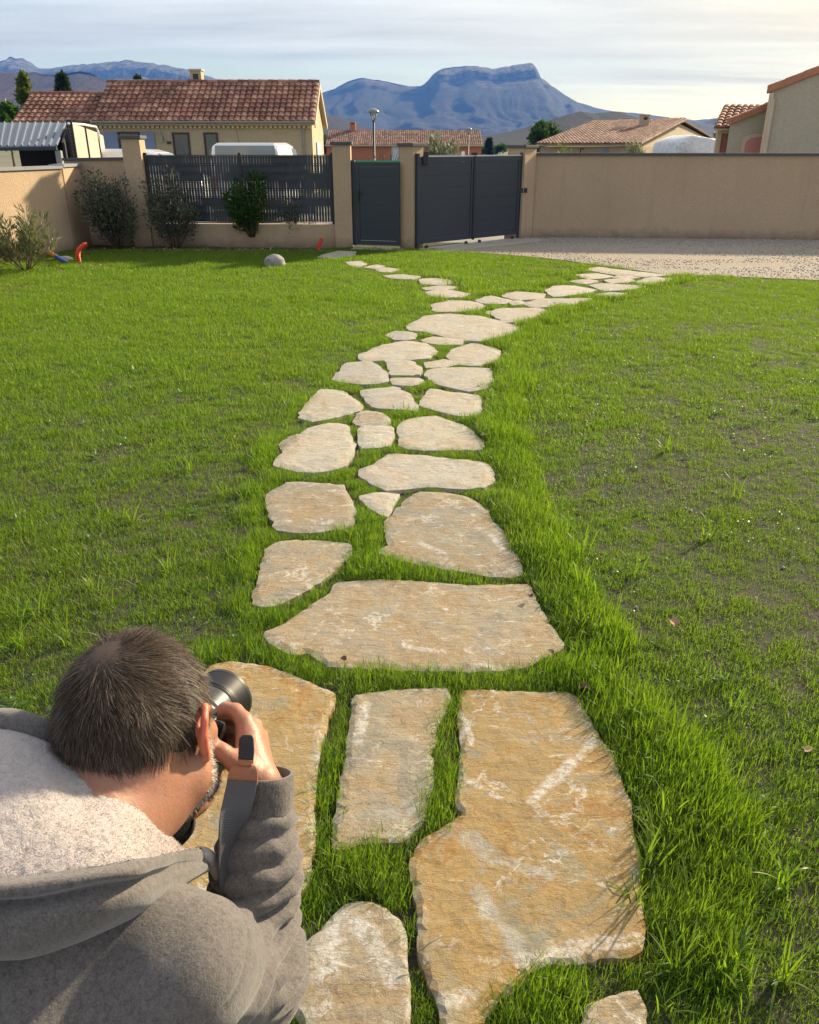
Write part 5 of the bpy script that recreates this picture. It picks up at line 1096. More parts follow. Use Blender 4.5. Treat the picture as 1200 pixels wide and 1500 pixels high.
# ================================================================ the photographer
def unit(v): v = np.asarray(v, float); return v/np.linalg.norm(v)
def rc(p, a, b, ra, rb):
    """round cone"""
    a = np.asarray(a); b = np.asarray(b); ba = b-a; t = np.clip(((p-a)@ba)/(ba@ba), 0, 1); return np.linalg.norm(p-a-t[..., None]*ba, axis=-1)-(ra+(rb-ra)*t)
def ell(p, c, ax, r):
    q = (p-np.asarray(c)) @ np.stack(ax, 1); r = np.asarray(r); k0 = np.linalg.norm(q/r, axis=-1); k1 = np.linalg.norm(q/(r*r), axis=-1)+1e-9
    return k0*(k0-1)/k1
def smin(a, b, k):
    h = np.clip(.5+.5*(b-a)/k, 0, 1); return b*(1-h)+a*h-k*h*(1-h)
def sdf_mesh(prims, h, pad=.03, B=8, warp=None):
    """prims: list of (fn, k); blended in order with smooth unions; surface nets on the blocks that touch the surface"""
    lo = np.min([p[2] for p in prims], 0)-pad; hi = np.max([p[3] for p in prims], 0)+pad
    nb = np.ceil((hi-lo)/(h*B)).astype(int); ctr = np.stack(np.meshgrid(*[(np.arange(n)+.5)*h*B for n in nb], indexing='ij'), -1).reshape(-1, 3)+lo
    R = h*B*.5*1.7321
    def ev(pts, cen=None):
        d = np.full(pts.shape[:-1], 1e3)
        for (fn, k, *_r) in prims:
            if cen is None: d = smin(d, fn(pts), max(k, 1e-6))
            else:
                s = fn(cen) < R*1.6+k+.02
                if s.any(): d[s] = smin(d[s], fn(pts[s]), max(k, 1e-6))
        return d
    dc = ev(ctr); near = np.where(np.abs(dc) < R*1.35+.012)[0]
    dims = nb*B+1; A = np.where(np.repeat(np.repeat(np.repeat(dc.reshape(nb), B, 0), B, 1), B, 2) < 0, -1., 1.).astype(np.float32)
    A = np.pad(A, ((0, 1),)*3, mode='edge')
    loc = np.stack(np.meshgrid(*[np.arange(B+1)]*3, indexing='ij'), -1).reshape(-1, 3)
    bi = np.stack(np.unravel_index(near, nb), -1)*B
    for s in range(0, len(near), 1500):
        b = bi[s:s+1500]; idx = b[:, None]+loc[None]; val = ev(lo+idx*h, ctr[near[s:s+1500]]); A[idx[..., 0], idx[..., 1], idx[..., 2]] = val
    S = A < 0
    c = S[:-1, :-1, :-1].astype(np.int8)
    tot = sum(S[i:S.shape[0]-1+i, j:S.shape[1]-1+j, k:S.shape[2]-1+k].astype(np.int8) for i in (0, 1) for j in (0, 1) for k in (0, 1))
    cells = np.argwhere((tot > 0) & (tot < 8)); n = len(cells); vid = np.full(tot.shape, -1, np.int32); vid[tuple(cells.T)] = np.arange(n)
    acc = np.zeros((n, 3)); cnt = np.zeros(n); cor = [(i, j, k) for i in (0, 1) for j in (0, 1) for k in (0, 1)]
    for a in cor:
        for ax in range(3):
            if a[ax]: continue
            b = list(a); b[ax] = 1; va_ = A[tuple((cells+a).T)]; vb_ = A[tuple((cells+b).T)]; m = (va_ < 0) != (vb_ < 0); t_ = np.where(m, va_/(va_-vb_+1e-12), 0)
            p = np.array(a, float)[None]+np.eye(3)[ax][None]*t_[:, None]; acc += p*m[:, None]; cnt += m
    V = lo+(cells+acc/cnt[:, None])*h; Fc = []
    for ax in range(3):
        sl0 = [slice(None)]*3; sl1 = [slice(None)]*3; sl0[ax] = slice(0, -1); sl1[ax] = slice(1, None)
        e = np.argwhere(S[tuple(sl0)] != S[tuple(sl1)]); u, w = [(1, 2), (2, 0), (0, 1)][ax]
        ok = (e[:, u] > 0) & (e[:, w] > 0) & (e[:, u] < vid.shape[u]) & (e[:, w] < vid.shape[w]); e = e[ok]
        def at(du, dw):
            q = e.copy(); q[:, u] += du; q[:, w] += dw; return vid[tuple(q.T)]
        f = np.stack([at(-1, -1), at(0, -1), at(0, 0), at(-1, 0)], -1); fl = S[tuple(e.T)]; f[~fl] = f[~fl][:, ::-1]; Fc.append(f)
    Fc = np.concatenate(Fc); Fc = Fc[(Fc >= 0).all(1)]
    return V, Fc
def smooth_v(V, Fc, it=2, lam=.5):
    e = np.concatenate([Fc[:, [0, 1]], Fc[:, [1, 2]], Fc[:, [2, 3]], Fc[:, [3, 0]]]); e = np.concatenate([e, e[:, ::-1]])
    for _ in range(it):
        s = np.zeros_like(V); np.add.at(s, e[:, 0], V[e[:, 1]]); c = np.bincount(e[:, 0], minlength=len(V))[:, None]; V = V*(1-lam)+lam*s/np.maximum(c, 1)
    return V
def normals(V, Fc):
    n = np.cross(V[Fc[:, 2]]-V[Fc[:, 0]], V[Fc[:, 3]]-V[Fc[:, 1]]); N_ = np.zeros_like(V)
    for k in range(4): np.add.at(N_, Fc[:, k], n)
    return N_/(np.linalg.norm(N_, axis=1, keepdims=True)+1e-12)
def PR(a, b, ra, rb, k):
    a, b = np.asarray(a, float), np.asarray(b, float); m = max(ra, rb); return (lambda p: rc(p, a, b, ra, rb), k, np.minimum(a, b)-m, np.maximum(a, b)+m)
def PE(c, ax, r, k):
    c = np.asarray(c, float); m = max(r); return (lambda p: ell(p, c, ax, r), k, c-m, c+m)

# ---- skeleton -----------------------------------------------------------
HD = Q(210, 1068, .980)
gz_ = unit((.19, .92, -.34)); ux = unit((-.20, .25, .95)); hr = unit(np.cross(gz_, ux)); hu = np.cross(hr, gz_)       # face, right, up of the head
def H_(a, b, c): return HD+hr*a+gz_*b+hu*c
AX = (hr, gz_, hu)
SR = Q(268, 1412, .845); EL_ = Q(366, 1438, 1.03); WR = Q(383, 1147, 1.045)
mid_sh = SR+np.array([-.165, .02, .015]); SL = mid_sh+np.array([-.175, .03, 0])
NB = Q(135, 1215, .895)                                     # base of the neck
PEL = np.array([mid_sh[0]+.02, .10, .58])
WL = Q(236, 1203, 1.06); EL_L = Q(105, 1330, 1.12)
ground_z = 0.03
KR = np.array([-.205, .66, .53]); AR = np.array([-.20, .42, .10]); KL = np.array([-.58, .70, .52]); AL = np.array([-.56, .45, .10])
HR_ = PEL+np.array([.10, .02, -.03]); HL_ = PEL+np.array([-.10, .02, -.03])
body = []
A_ = body.append
# trunk and limbs (under the clothes)
A_(PR(PEL, (mid_sh+PEL)/2+np.array([0, -.03, .05]), .12, .12, .03)); A_(PR((mid_sh+PEL)/2+np.array([0, -.03, .05]), mid_sh+np.array([0, 0, -.04]), .12, .10, .05))
A_(PR(SL, SR, .055, .055, .06)); A_(PR(mid_sh, NB, .07, .062, .05)); A_(PR(NB, H_(0, -.025, -.075), .060, .056, .03))
A_(PR(SR, EL_, .045, .038, .04)); A_(PR(EL_, WR, .038, .026, .02)); A_(PR(SL, EL_L, .045, .038, .04)); A_(PR(EL_L, WL, .038, .026, .02))
for hp2, kn, an in ((HR_, KR, AR), (HL_, KL, AL)):
    A_(PR(hp2, kn, .082, .052, .05)); A_(PR(kn, an, .052, .035, .02)); A_(PR(an, an+np.array([0, .13, -.05]), .035, .028, .02))
# head
A_(PE(H_(0, -.012, .023), AX, (.077, .099, .093), .02)); A_(PE(H_(0, .022, -.035), AX, (.060, .068, .075), .03))
A_(PR(H_(.052, .0, -.065), H_(.020, .072, -.098), .020, .020, .03)); A_(PR(H_(-.052, .0, -.065), H_(-.020, .072, -.098), .020, .020, .03)); A_(PR(H_(.018, .076, -.10), H_(-.018, .076, -.10), .02, .02, .02))
A_(PR(H_(0, .088, .005), H_(0, .108, -.035), .008, .014, .012)); A_(PR(H_(.04, .080, .018), H_(-.04, .080, .018), .010, .010, .015))
A_(PR(H_(.016, .088, -.068), H_(-.016, .088, -.068), .010, .010, .012)); A_(PR(H_(.045, .062, -.03), H_(.04, .068, -.035), .016, .016, .02)); A_(PR(H_(-.045, .062, -.03), H_(-.04, .068, -.035), .016, .016, .02))
A_(PE(H_(-.004, -.048, -.048), AX, (.056, .046, .060), .03))
# ears: rim, lobe, bowl
for s in (1, -1):
    e0 = lambda a, b, c: H_(s*a, b, c)
    rim = [e0(.074, .010, -.008), e0(.084, .006, .014), e0(.091, -.010, .020), e0(.094, -.022, .008), e0(.090, -.024, -.012), e0(.083, -.014, -.030), e0(.076, -.002, -.042)]
    for i in range(len(rim)-1): A_(PR(rim[i], rim[i+1], .0048, .0048, .003))
    A_(PE(e0(.081, -.010, -.008), AX, (.0045, .015, .026), .006)); A_(PR(e0(.076, -.004, -.042), e0(.074, .0, -.036), .007, .006, .004))
# right hand round the grip
ca = unit((.29, .94, -.12)); cu = unit(np.array([0, 0, 1.])-ca*ca[2]); cr_ = unit(np.cross(ca, cu))       # camera axes: forward, up, right
CB = Q(256, 1092, 1.10)
def C_(a, b, c): return CB+cr_*a+ca*b+cu*c
def finger(pts, r):
    for i in range(len(pts)-1): A_(PR(pts[i], pts[i+1], r[i], r[i+1], .004))
K = [Q(358, 1056, 1.085), Q(372, 1064, 1.10), Q(381, 1080, 1.108), Q(384, 1100, 1.108)]
for i, k_ in enumerate(K): A_(PR(WR+(k_-WR)*.12, k_, .0180, .0122-(i*.0005), .007))
A_(PR(Q(370, 1118, 1.055), Q(368, 1085, 1.078), .019, .015, .012))
finger([K[0], Q(345, 1041, 1.098), Q(330, 1038, 1.104), Q(317, 1046, 1.102)], [.0115, .0102, .0092, .0080])
for i, k_ in enumerate(K[1:]):
    o_ = i*.019
    finger([k_, C_(.078-.004*i, .052, .022-o_), C_(.055, .066, .020-o_), C_(.032, .058, .018-o_)], [.0112, .0102, .0092, .0080])
finger([Q(366, 1130, 1.035), Q(346, 1118, 1.034), Q(326, 1102, 1.036), Q(306, 1086, 1.044)], [.0165, .0132, .0112, .0092])
A_(PR(Q(357, 1116, 1.045), Q(364, 1076, 1.078), .012, .011, .014))
# left hand under the lens
PL = [Q(262, 1184, 1.075), Q(278, 1180, 1.09), Q(292, 1176, 1.10), Q(300, 1168, 1.115)]
for i, k_ in enumerate(PL): A_(PR(WL, k_, .020, .0125, .012))
for i, k_ in enumerate(PL):
    o_ = i*.020
    finger([k_, C_(-.008+.012*i, .022+o_, -.060), C_(.012+.012*i, .026+o_, -.058), C_(.034+.008*i, .030+o_, -.046)], [.0118, .0102, .0093, .0082])
finger([Q(250, 1190, 1.05), Q(262, 1172, 1.055), Q(284, 1158, 1.075), C_(-.010, .0, -.048)], [.0150, .0125, .0105, .009])
V, Fc = sdf_mesh(body, .0034); V = smooth_v(V, Fc, 2, .4)
# skin
loc = (V-HD) @ np.stack(AX, 1)
earw = np.clip((np.abs(loc[:, 0])-.074)/.012, 0, 1)*(np.abs(loc[:, 1]) < .045)*(np.abs(loc[:, 2]) < .06)
def skin_mat():
    t = NT('skin'); n = t.noise(28, 5, .6); n2 = t.noise(260, 4, .6); c = t.mix(n, (.31, .145, .088), (.42, .215, .142)); c = t.mix(t.math('MULTIPLY', t.ramp(t.noise(60, 4), [(.45, 0), (.7, 1)]), .4), c, (.47, .19, .12))
    c = t.mix(t.math('MULTIPLY', t.attr('ear'), .8), c, (.60, .16, .09))  # ear colour reddened to imitate sun shining through it
    return t.pbr(c, .48, t.bump(n2, .35, .0015, t.bump(t.noise(60, 4), .25, .003)), Subsurface_Weight=.35, Subsurface_Radius=(1.0, .30, .15), Subsurface_Scale=.012)
SKIN = skin_mat()
per = empty('person', ((AR[0]+AL[0])/2, .45, ground_z), 'person in grey fleece-lined hoodie crouching to photograph the path', 'person')
BODY = obj('body', mesh_np('body', V, Fc, SKIN, True, {'ear': earw}), per)

# ---- hoodie -------------------------------------------------------------
ho_ = []
A_ = ho_.append
spine = (mid_sh+PEL)/2+np.array([.0, -.03, .02])
A_(PR(PEL+np.array([0, .0, .04]), spine, .165, .165, .03)); A_(PR(spine, mid_sh+np.array([.0, .015, -.075]), .165, .135, .08)); A_(PR(spine+np.array([.05, .12, 0]), PEL+np.array([.0, .14, .05]), .15, .16, .06))
A_(PR(SL+np.array([.02, .01, -.02]), SR+np.array([-.015, .01, -.015]), .072, .066, .07)); A_(PR(mid_sh+np.array([.0, .02, -.03]), NB+np.array([0, .0, -.03]), .095, .075, .05))
A_(PR(SR, EL_, .066, .060, .05)); A_(PR(EL_, EL_+(WR-EL_)*.55, .061, .050, .03)); A_(PR(EL_+(WR-EL_)*.55, EL_+(WR-EL_)*.93, .050, .039, .02))
A_(PR(SL, EL_L, .077, .066, .05)); A_(PR(EL_L, EL_L+(WL-EL_L)*.97, .058, .038, .03))
V, Fc = sdf_mesh(ho_, .0042); V = smooth_v(V, Fc, 2, .5); Nn = normals(V, Fc)
# folds: rings of cloth pushed up the forearm, drag lines at elbow and shoulder
def axis_t(V, a, b):
    ba = b-a; t_ = ((V-a)@ba)/(ba@ba); q = V-a-np.clip(t_, 0, 1)[:, None]*ba; return t_, np.linalg.norm(q, axis=1), q
t_, dd, q = axis_t(V, EL_, WR); e1 = unit(np.cross(WR-EL_, np.array([0, 1., .3]))); e2 = unit(np.cross(WR-EL_, e1)); th = np.arctan2(q@e2, q@e1)
arm = np.clip((.095-dd)/.02, 0, 1)*np.clip((t_+.12)/.15, 0, 1)*np.clip((1.0-t_)/.1, 0, 1)
cs = np.stack([np.cos(th), np.sin(th)], -1)
ph = t_*9.0+.32*(fbm(np.concatenate([cs*1.1+5, t_[:, None]*2.2], 1), 3, 71)-.5)*4+.35*np.sin(th*1.0+.6)
fold = np.abs(np.sin(ph*math.pi))**.7*1.6-.8; am = .35+.9*fbm(np.concatenate([cs*1.6, t_[:, None]*5], 1), 3, 73)
disp = arm*.0135*fold*am*np.clip(1.15-t_*.5, .3, 1.1)
t2, d2, q2 = axis_t(V, SR, EL_); f1 = unit(np.cross(EL_-SR, np.array([0, 0, 1.]))); f2 = unit(np.cross(EL_-SR, f1)); th2 = np.arctan2(q2@f2, q2@f1); cs2 = np.stack([np.cos(th2), np.sin(th2)], -1)
up_ = np.clip((.12-d2)/.03, 0, 1)*np.clip((t2-.15)/.3, 0, 1)*np.clip((1.25-t2)/.25, 0, 1)*(1-.8*arm)
fold2 = np.sin((t2*6.0+1.0*np.sin(th2+.8)+2.2*(fbm(np.concatenate([cs2*.9, t2[:, None]*1.4], 1), 3, 75)-.5))*2*math.pi*.6)
disp += up_*.0060*fold2*(fbm(np.concatenate([cs2*1.3, t2[:, None]*3], 1), 2, 77)*1.2)
wide = fbm(V*np.array([7., 5., 6.])+3*fbm(V*4, 2, 79)[:, None], 3, 81)-.5; disp += (1-np.clip(arm+up_, 0, 1))*.022*wide*(dd > .1)
cuff = np.clip((t_-.86)/.02, 0, 1)*(dd < .075); disp -= cuff*.003
seam = np.exp(-((t2+.02+.10*np.sin(th2))/.012)**2)*(d2 < .13)*(1-arm); disp -= seam*.003
V = V+Nn*disp[:, None]
V = smooth_v(V, Fc, 1, .35)
def knit(name, a, b, sc=1.0):
    t = NT(name); p = t.pos(); n = t.noise(420*sc, 3, .7); n2 = t.noise(170, 5, .7, t.map(p, (1, 1, .35), (.5, .3, 0))); n3 = t.noise(6, 3, .5)
    c = t.mix(t.ramp(n2, [(.36, 0), (.64, 1)]), a, b); c = t.mix(t.math('MULTIPLY', t.ramp(n, [(.4, 0), (.65, 1)]), .45), c, tuple(min(1, x*1.7) for x in b)); c = t.mix(t.math('MULTIPLY', n3, .2), c, a)
    return t.pbr(c, .95, t.bump(n, .5, .0015, t.bump(n2, .3, .003)), Sheen_Weight=.35, Sheen_Roughness=.5, Specular_IOR_Level=.15)
KN = knit('grey_knit', (.080, .071, .066), (.150, .134, .125)); KND = knit('grey_knit_rib', (.06, .050, .044), (.135, .117, .104))
hoodie = obj('hoodie', mesh_np('hoodie', V, Fc, KN, True), per)
# cuff ring (ribbed)
def ringmesh(c, ax, r, ln, n=40, ribs=0, amp=0.0, th=.004, bulge=.0):
    ax = unit(ax); a = unit(np.cross(ax, np.array([0, 1., .2]))); b = np.cross(ax, a); rows = []
    for (s, rr) in ((0, r-th), (0, r), (.15, r+bulge*.6), (.5, r+bulge), (.85, r+bulge*.6), (1, r), (1, r-th), (.5, r-th)):
        rows.append([c+ax*ln*s+(a*math.cos(k*2*math.pi/n)+b*math.sin(k*2*math.pi/n))*(rr+(amp*math.cos(k*math.pi) if rr >= r else 0)) for k in range(n)])
    n_ = n; V = [p for r_ in rows for p in r_]; Fc = []
    for i in range(len(rows)):
        for k in range(n_): Fc.append((i*n_+k, i*n_+(k+1) % n_, ((i+1) % len(rows))*n_+(k+1) % n_, ((i+1) % len(rows))*n_+k))
    return np.array(V), Fc
v, f = ringmesh(EL_+(WR-EL_)*.845, WR-EL_, .0405, .052, n=120, amp=.0006, bulge=.002); obj('cuff', mesh_np('cuff', v, f, KND, True), hoodie)
v, f = ringmesh(EL_L+(WL-EL_L)*.86, WL-EL_L, .040, .05, n=90, amp=.0006, bulge=.002); obj('cuff', mesh_np('cuff', v, f, plain('dark_cuff', (.05, .045, .042), .9), True), hoodie)

# ---- hood: fleece lining and grey outside -------------------------------
def spl(P_, n):
    P_ = np.asarray(P_, float); m = len(P_); t_ = np.linspace(0, m-1, n); i = np.minimum(t_.astype(int), m-2); f = (t_-i)[:, None]
    g = lambda j: P_[np.clip(j, 0, m-1)]
    a, b, c, d = g(i-1), g(i), g(i+1), g(i+2)
    return .5*(2*b+(c-a)*f+(2*a-5*b+4*c-d)*f*f+(-a+3*b-3*c+d)*f**3)
def surf(rows, nu=150, nv=60):
    R = np.stack([spl(r, nu) for r in rows]); return np.stack([spl(R[:, k], nv) for k in range(nu)], 1)      # (nv,nu,3)
def grid_obj(name, S, mat, parent, thick=.0, disp=None):
    nv, nu = S.shape[:2]; V = S.reshape(-1, 3); i = np.arange((nv-1)*nu).reshape(nv-1, nu)[:, :-1].ravel(); Fc = np.stack([i, i+nu, i+nu+1, i+1], -1)
    N_ = normals(V, Fc); 
    camd = np.array([0, 0, HC])-V
    if (N_*camd).sum(1).mean() < 0: Fc = Fc[:, ::-1]; N_ = -N_
    if disp is not None: V = V+N_*disp(V)[:, None]
    o = obj(name, mesh_np(name, V, Fc, mat, True), parent)
    if thick: md_ = o.modifiers.new('thick', 'SOLIDIFY'); md_.thickness = thick; md_.offset = -1
    return o
q_ = lambda L: [Q(*a) for a in L]
neckrow = q_([(-70,1090,1.0), (10,1085,.985), (62,1100,.965), (98,1138,.925), (150,1168,.908), (200,1194,.918), (232,1222,.945), (268,1252,.985), (300,1270,1.02)])
topin = q_([(-80,1068,.955), (8,1066,.945), (66,1086,.928), (104,1118,.893), (152,1148,.876), (204,1176,.886), (231,1203,.915), (264,1241,.96), (303,1252,1.0)])
m1 = q_([(-85,1120,.865), (0,1115,.862), (62,1130,.856), (110,1172,.838), (156,1198,.832), (204,1212,.848), (232,1222,.885), (262,1243,.935), (300,1248,.985)])
m2 = q_([(-88,1210,.790), (-2,1205,.792), (56,1210,.792), (108,1225,.788), (155,1232,.792), (202,1236,.815), (232,1237,.856), (262,1243,.915), (297,1246,.972)])
out = q_([(-90,1290,.742), (0,1289,.744), (52,1284,.746), (108,1275,.750), (157,1267,.760), (204,1259,.785), (236,1252,.832), (264,1246,.900), (293,1244,.962)])
TL = Q(-78, 1092, .99)+np.array([0, 0, -.03])
def wrap(r_):   # the hood closes round the left side of the neck as well
    p = np.asarray(r_[0]); return [p+(TL-p)*.96, p+(TL-p)*.55+np.array([-.022, -.005, -.012])]+list(r_)
neckrow, topin, m1, m2, out = map(wrap, (neckrow, topin, m1, m2, out))
def fleece_disp(V): return .006*(fbm(V*18, 3, 91)-.5)+.0028*(fbm(V*120, 3, 93)-.5)
t = NT('fleece_lining'); nn_ = t.noise(300, 3, .6, None, 2.2); n5 = t.noise(130, 4, .6, None, 2.5); c = t.mix(t.ramp(n5, [(.34, 0), (.5, 1)]), (.36, .305, .285), (.45, .39, .365))
FLE = t.pbr(c, .97, t.bump(t.ramp(n5, [(.30, 0), (.60, 1)]), .40, .003, t.bump(nn_, .35, .0015)), Sheen_Weight=.5, Sheen_Roughness=.6, Specular_IOR_Level=.1)
def fuzz(S, n, rg):
    nv_, nu_ = S.shape[:2]; i = rg.integers(0, nv_-1, n); j = rg.integers(0, nu_-1, n); u, w = rg.random(n)[:, None], rg.random(n)[:, None]
    a, b, c, d = S[i, j], S[i, j+1], S[i+1, j], S[i+1, j+1]; p = (a*(1-u)+b*u)*(1-w)+(c*(1-u)+d*u)*w; nn = np.cross(b-a, c-a); nn /= np.linalg.norm(nn, axis=1, keepdims=True)+1e-12
    nn *= np.sign((nn*(np.array([0, 0, HC])-p)).sum(1, keepdims=True)); p = p+nn*fleece_disp(p)[:, None]; cl = np.stack([fbm(p*140, 2, k) for k in (1, 2, 3)], -1)-.5; fl = cl*2.4+rg.normal(size=(n, 3))*.5; fl -= (fl*nn).sum(1, keepdims=True)*nn; fl /= np.linalg.norm(fl, axis=1, keepdims=True)+1e-6
    return strands(p, nn, fl, rg.uniform(.0022, .0052, n), rg.uniform(.25, .65, n), rg, 3, .0008, .5)
hood = grid_obj('hood_lining', surf([neckrow, topin, m1, m2, out], 200, 110), FLE, hoodie, .004, fleece_disp)
FUZZ_S = surf([neckrow, topin, m1, m2, out], 200, 110)
lip = q_([(-90,1302,.730), (0,1300,.732), (52,1295,.733), (108,1286,.737), (157,1277,.747), (204,1269,.773), (236,1260,.822), (266,1252,.893), (297,1248,.958)])
lip2 = q_([(-90,1316,.728), (0,1313,.730), (52,1308,.731), (108,1298,.735), (157,1288,.745), (204,1280,.772), (236,1270,.823), (268,1260,.896), (300,1255,.962)])
fo = q_([(-90,1322,.742), (0,1319,.744), (52,1314,.745), (108,1304,.749), (157,1295,.760), (204,1287,.788), (236,1277,.838), (270,1265,.905), (302,1261,.968)])
dr1 = q_([(-90,1352,.728), (0,1350,.730), (52,1346,.731), (108,1334,.737), (157,1322,.750), (204,1308,.780), (238,1295,.830), (272,1278,.895), (304,1266,.962)])
dr2 = q_([(-90,1390,.728), (0,1386,.730), (52,1378,.733), (108,1362,.742), (157,1345,.757), (204,1326,.790), (240,1307,.840), (274,1286,.902), (306,1270,.966)])
dr3 = q_([(-90,1412,.748), (0,1407,.750), (52,1398,.753), (108,1379,.764), (157,1359,.781), (204,1338,.815), (242,1316,.865), (276,1292,.92), (308,1273,.975)])
dr4 = q_([(-90,1416,.80), (0,1410,.80), (52,1400,.80), (108,1382,.81), (157,1362,.825), (204,1341,.86), (242,1318,.90), (276,1294,.95), (308,1275,.99)])
lip, lip2, fo, dr1, dr2, dr3, dr4 = map(wrap, (lip, lip2, fo, dr1, dr2, dr3, dr4))
def cloth_disp(V): return .010*(fbm(V*9, 3, 95)-.5)
grid_obj('hood', surf([out, lip, lip2, fo, dr1, dr2, dr3, dr4], 180, 100), KN, hoodie, .003, cloth_disp)
# far rim of the hood and the fleece edge at the zip
rim = spl(q_([(-95,1075,.985), (-40,1062,.97), (8,1057,.955), (45,1066,.945), (70,1086,.945), (72,1104,.955)]), 24)
MB().tube([tuple(p) for p in rim], [.016]*20+[.014, .011, .008, .004], 14).build('hood_rim', KN, hoodie, smooth=True)
rim = spl(q_([(286,1248,.962), (303,1252,.975), (311,1262,.99), (317,1276,.995), (319,1290,1.0)]), 18)
MB().tube([tuple(p) for p in rim], [.004]+[.0075]*12+[.007, .006, .005, .004, .002], 12).build('zip_lining', FLE, hoodie, smooth=True)

# ---- trousers and shoes -------------------------------------------------
tr_ = []
A_ = tr_.append
A_(PR(HR_, HL_, .135, .135, .05))
for hp2, kn, an in ((HR_, KR, AR), (HL_, KL, AL)):
    A_(PR(hp2, kn, .105, .078, .05)); A_(PR(kn, an+np.array([0, 0, .03]), .078, .058, .03))
V, Fc = sdf_mesh(tr_, .008); V = smooth_v(V, Fc, 2); V = V+normals(V, Fc)*(.016*(fbm(V*14, 3, 97)-.5))[:, None]
obj('trousers', mesh_np('trousers', V, Fc, plain('tan_cotton', (.36, .24, .13), .85, var=.15, sc=20, bump=.3, bs=300), True), per)
for an in (AR, AL):
    sh_ = []
    sh_.append(PR(an+np.array([0, -.03, -.03]), an+np.array([0, .15, -.045]), .045, .038, .02)); sh_.append(PR(an, an+np.array([0, -.01, .03]), .050, .048, .02))
    V, Fc = sdf_mesh(sh_, .007); V[:, 2] = np.maximum(V[:, 2], ground_z-.004); obj('shoe', mesh_np('shoe', smooth_v(V, Fc, 1), Fc, plain('shoe_leather', (.10, .07, .05), .6), True), per)

# ---- hair and beard -----------------------------------------------------
def strands(root, nor, flow, ln, lift, rg, segs=3, w=.00055, curl=.25):
    n = len(root); d = flow*(1-lift)[:, None]+nor*lift[:, None]+rg.normal(size=(n, 3))*curl*.35; d /= np.linalg.norm(d, axis=1, keepdims=True)
    P_ = [root-nor*.002]; bend = flow*.55-nor*.20+rg.normal(size=(n, 3))*curl*.5
    for k in range(segs):
        P_.append(P_[-1]+d*(ln/segs)[:, None]); d = d+bend*(.9/segs); d /= np.linalg.norm(d, axis=1, keepdims=True)
    V = []; 
    for k, p in enumerate(P_):
        td = P_[min(k+1, segs)]-P_[max(k-1, 0)]; s = np.cross(td, nor+rg.normal(size=(n, 3))*.4); s /= np.linalg.norm(s, axis=1, keepdims=True)+1e-9; ww = w*(1-.75*k/segs); V += [p-s*ww/2, p+s*ww/2]
    V = np.stack(V, 1).reshape(-1, 3); m = 2*(segs+1); b = np.arange(n)[:, None]*m
    Fc = np.concatenate([b+np.array([[2*k, 2*k+1, 2*k+3, 2*k+2]]) for k in range(segs)]); return V, Fc, np.repeat(rg.random(n), m)
rgH = np.random.default_rng(8)
fv, ff, fr_ = fuzz(FUZZ_S, 90000, rgH); t = NT('fleece_pile'); obj('fleece_pile', mesh_np('fleece_pile', fv, ff, t.pbr(t.mix(fr_ is None or t.attr('rnd'), (.42, .36, .338), (.56, .495, .468)), .95, Specular_IOR_Level=.1), True, {'rnd': fr_}), hood)
d = rgH.normal(size=(120000, 3)); d /= np.linalg.norm(d, axis=1, keepdims=True); rr3 = np.array([.077, .099, .093])
a, b, c = d.T*rr3[:, None]; b0 = b-.012; c0 = c+.023
# hairline: nape at the back, round the ear at the sides, forehead in front
nape = -.084; hl = np.where(b0 < -.030, nape+np.clip((b0+.085)/.055, 0, 1)*.012, np.where(b0 < .035, -.038+np.clip((b0+.030)/.02, 0, 1)*.042, .012+np.clip((b0-.035)/.03, 0, 1)*.045))
crown = unit((-.02, -.42, .90)); cw = np.exp(-((d-crown)**2).sum(1)/.12)
okk = (c0 > hl+.004*rgH.normal(size=len(c0))) & (rgH.random(len(c0)) > cw*.14)
# back of the neck: extend hair below the cranium on the nape
d, a, b0, c0, cw = d[okk], a[okk], b0[okk], c0[okk], cw[okk]; n = min(len(d), 60000); d, a, b0, c0, cw = d[:n], a[:n], b0[:n], c0[:n], cw[:n]
Rm = np.stack(AX, 1); nl = d/rr3; nl /= np.linalg.norm(nl, axis=1, keepdims=True)
fl = d-crown[None]*1.0; fl = fl-(fl*nl).sum(1, keepdims=True)*nl; fl /= np.linalg.norm(fl, axis=1, keepdims=True)+1e-6
sw = np.cross(nl, fl); fl = fl*.9+sw*.35*np.exp(-((d-crown)**2).sum(1)/.25)[:, None]                                     # whorl
fl[:, 2] -= .35*np.clip(.5-d[:, 2], 0, 1); fl -= (fl*nl).sum(1, keepdims=True)*nl; fl /= np.linalg.norm(fl, axis=1, keepdims=True)+1e-6
clump = fbm(np.stack([a, b0, c0], -1)*34, 2, 5)[:, None]; cl2 = fbm(np.stack([a, b0, c0], -1)*55+9, 2, 6)[:, None]; fl = fl+nl*0+sw*(clump-.5)*2.2
root = HD+np.stack([a, b0, c0], -1)@Rm.T; ln = np.where(c0 > .03, .034, .020+.012*np.clip((c0+.06)/.09, 0, 1))*rgH.uniform(.7, 1.15, n); lift = np.clip(.13+.20*(cl2[:, 0]-.5)*2+.08*rgH.normal(size=n), .03, .5)
d2 = rgH.normal(size=(60000, 3)); d2 /= np.linalg.norm(d2, axis=1, keepdims=True); r2 = np.array([.058, .048, .062]); p2 = d2*r2+np.array([-.004, -.048, -.048]); n2l = d2/r2; n2l /= np.linalg.norm(n2l, axis=1, keepdims=True)
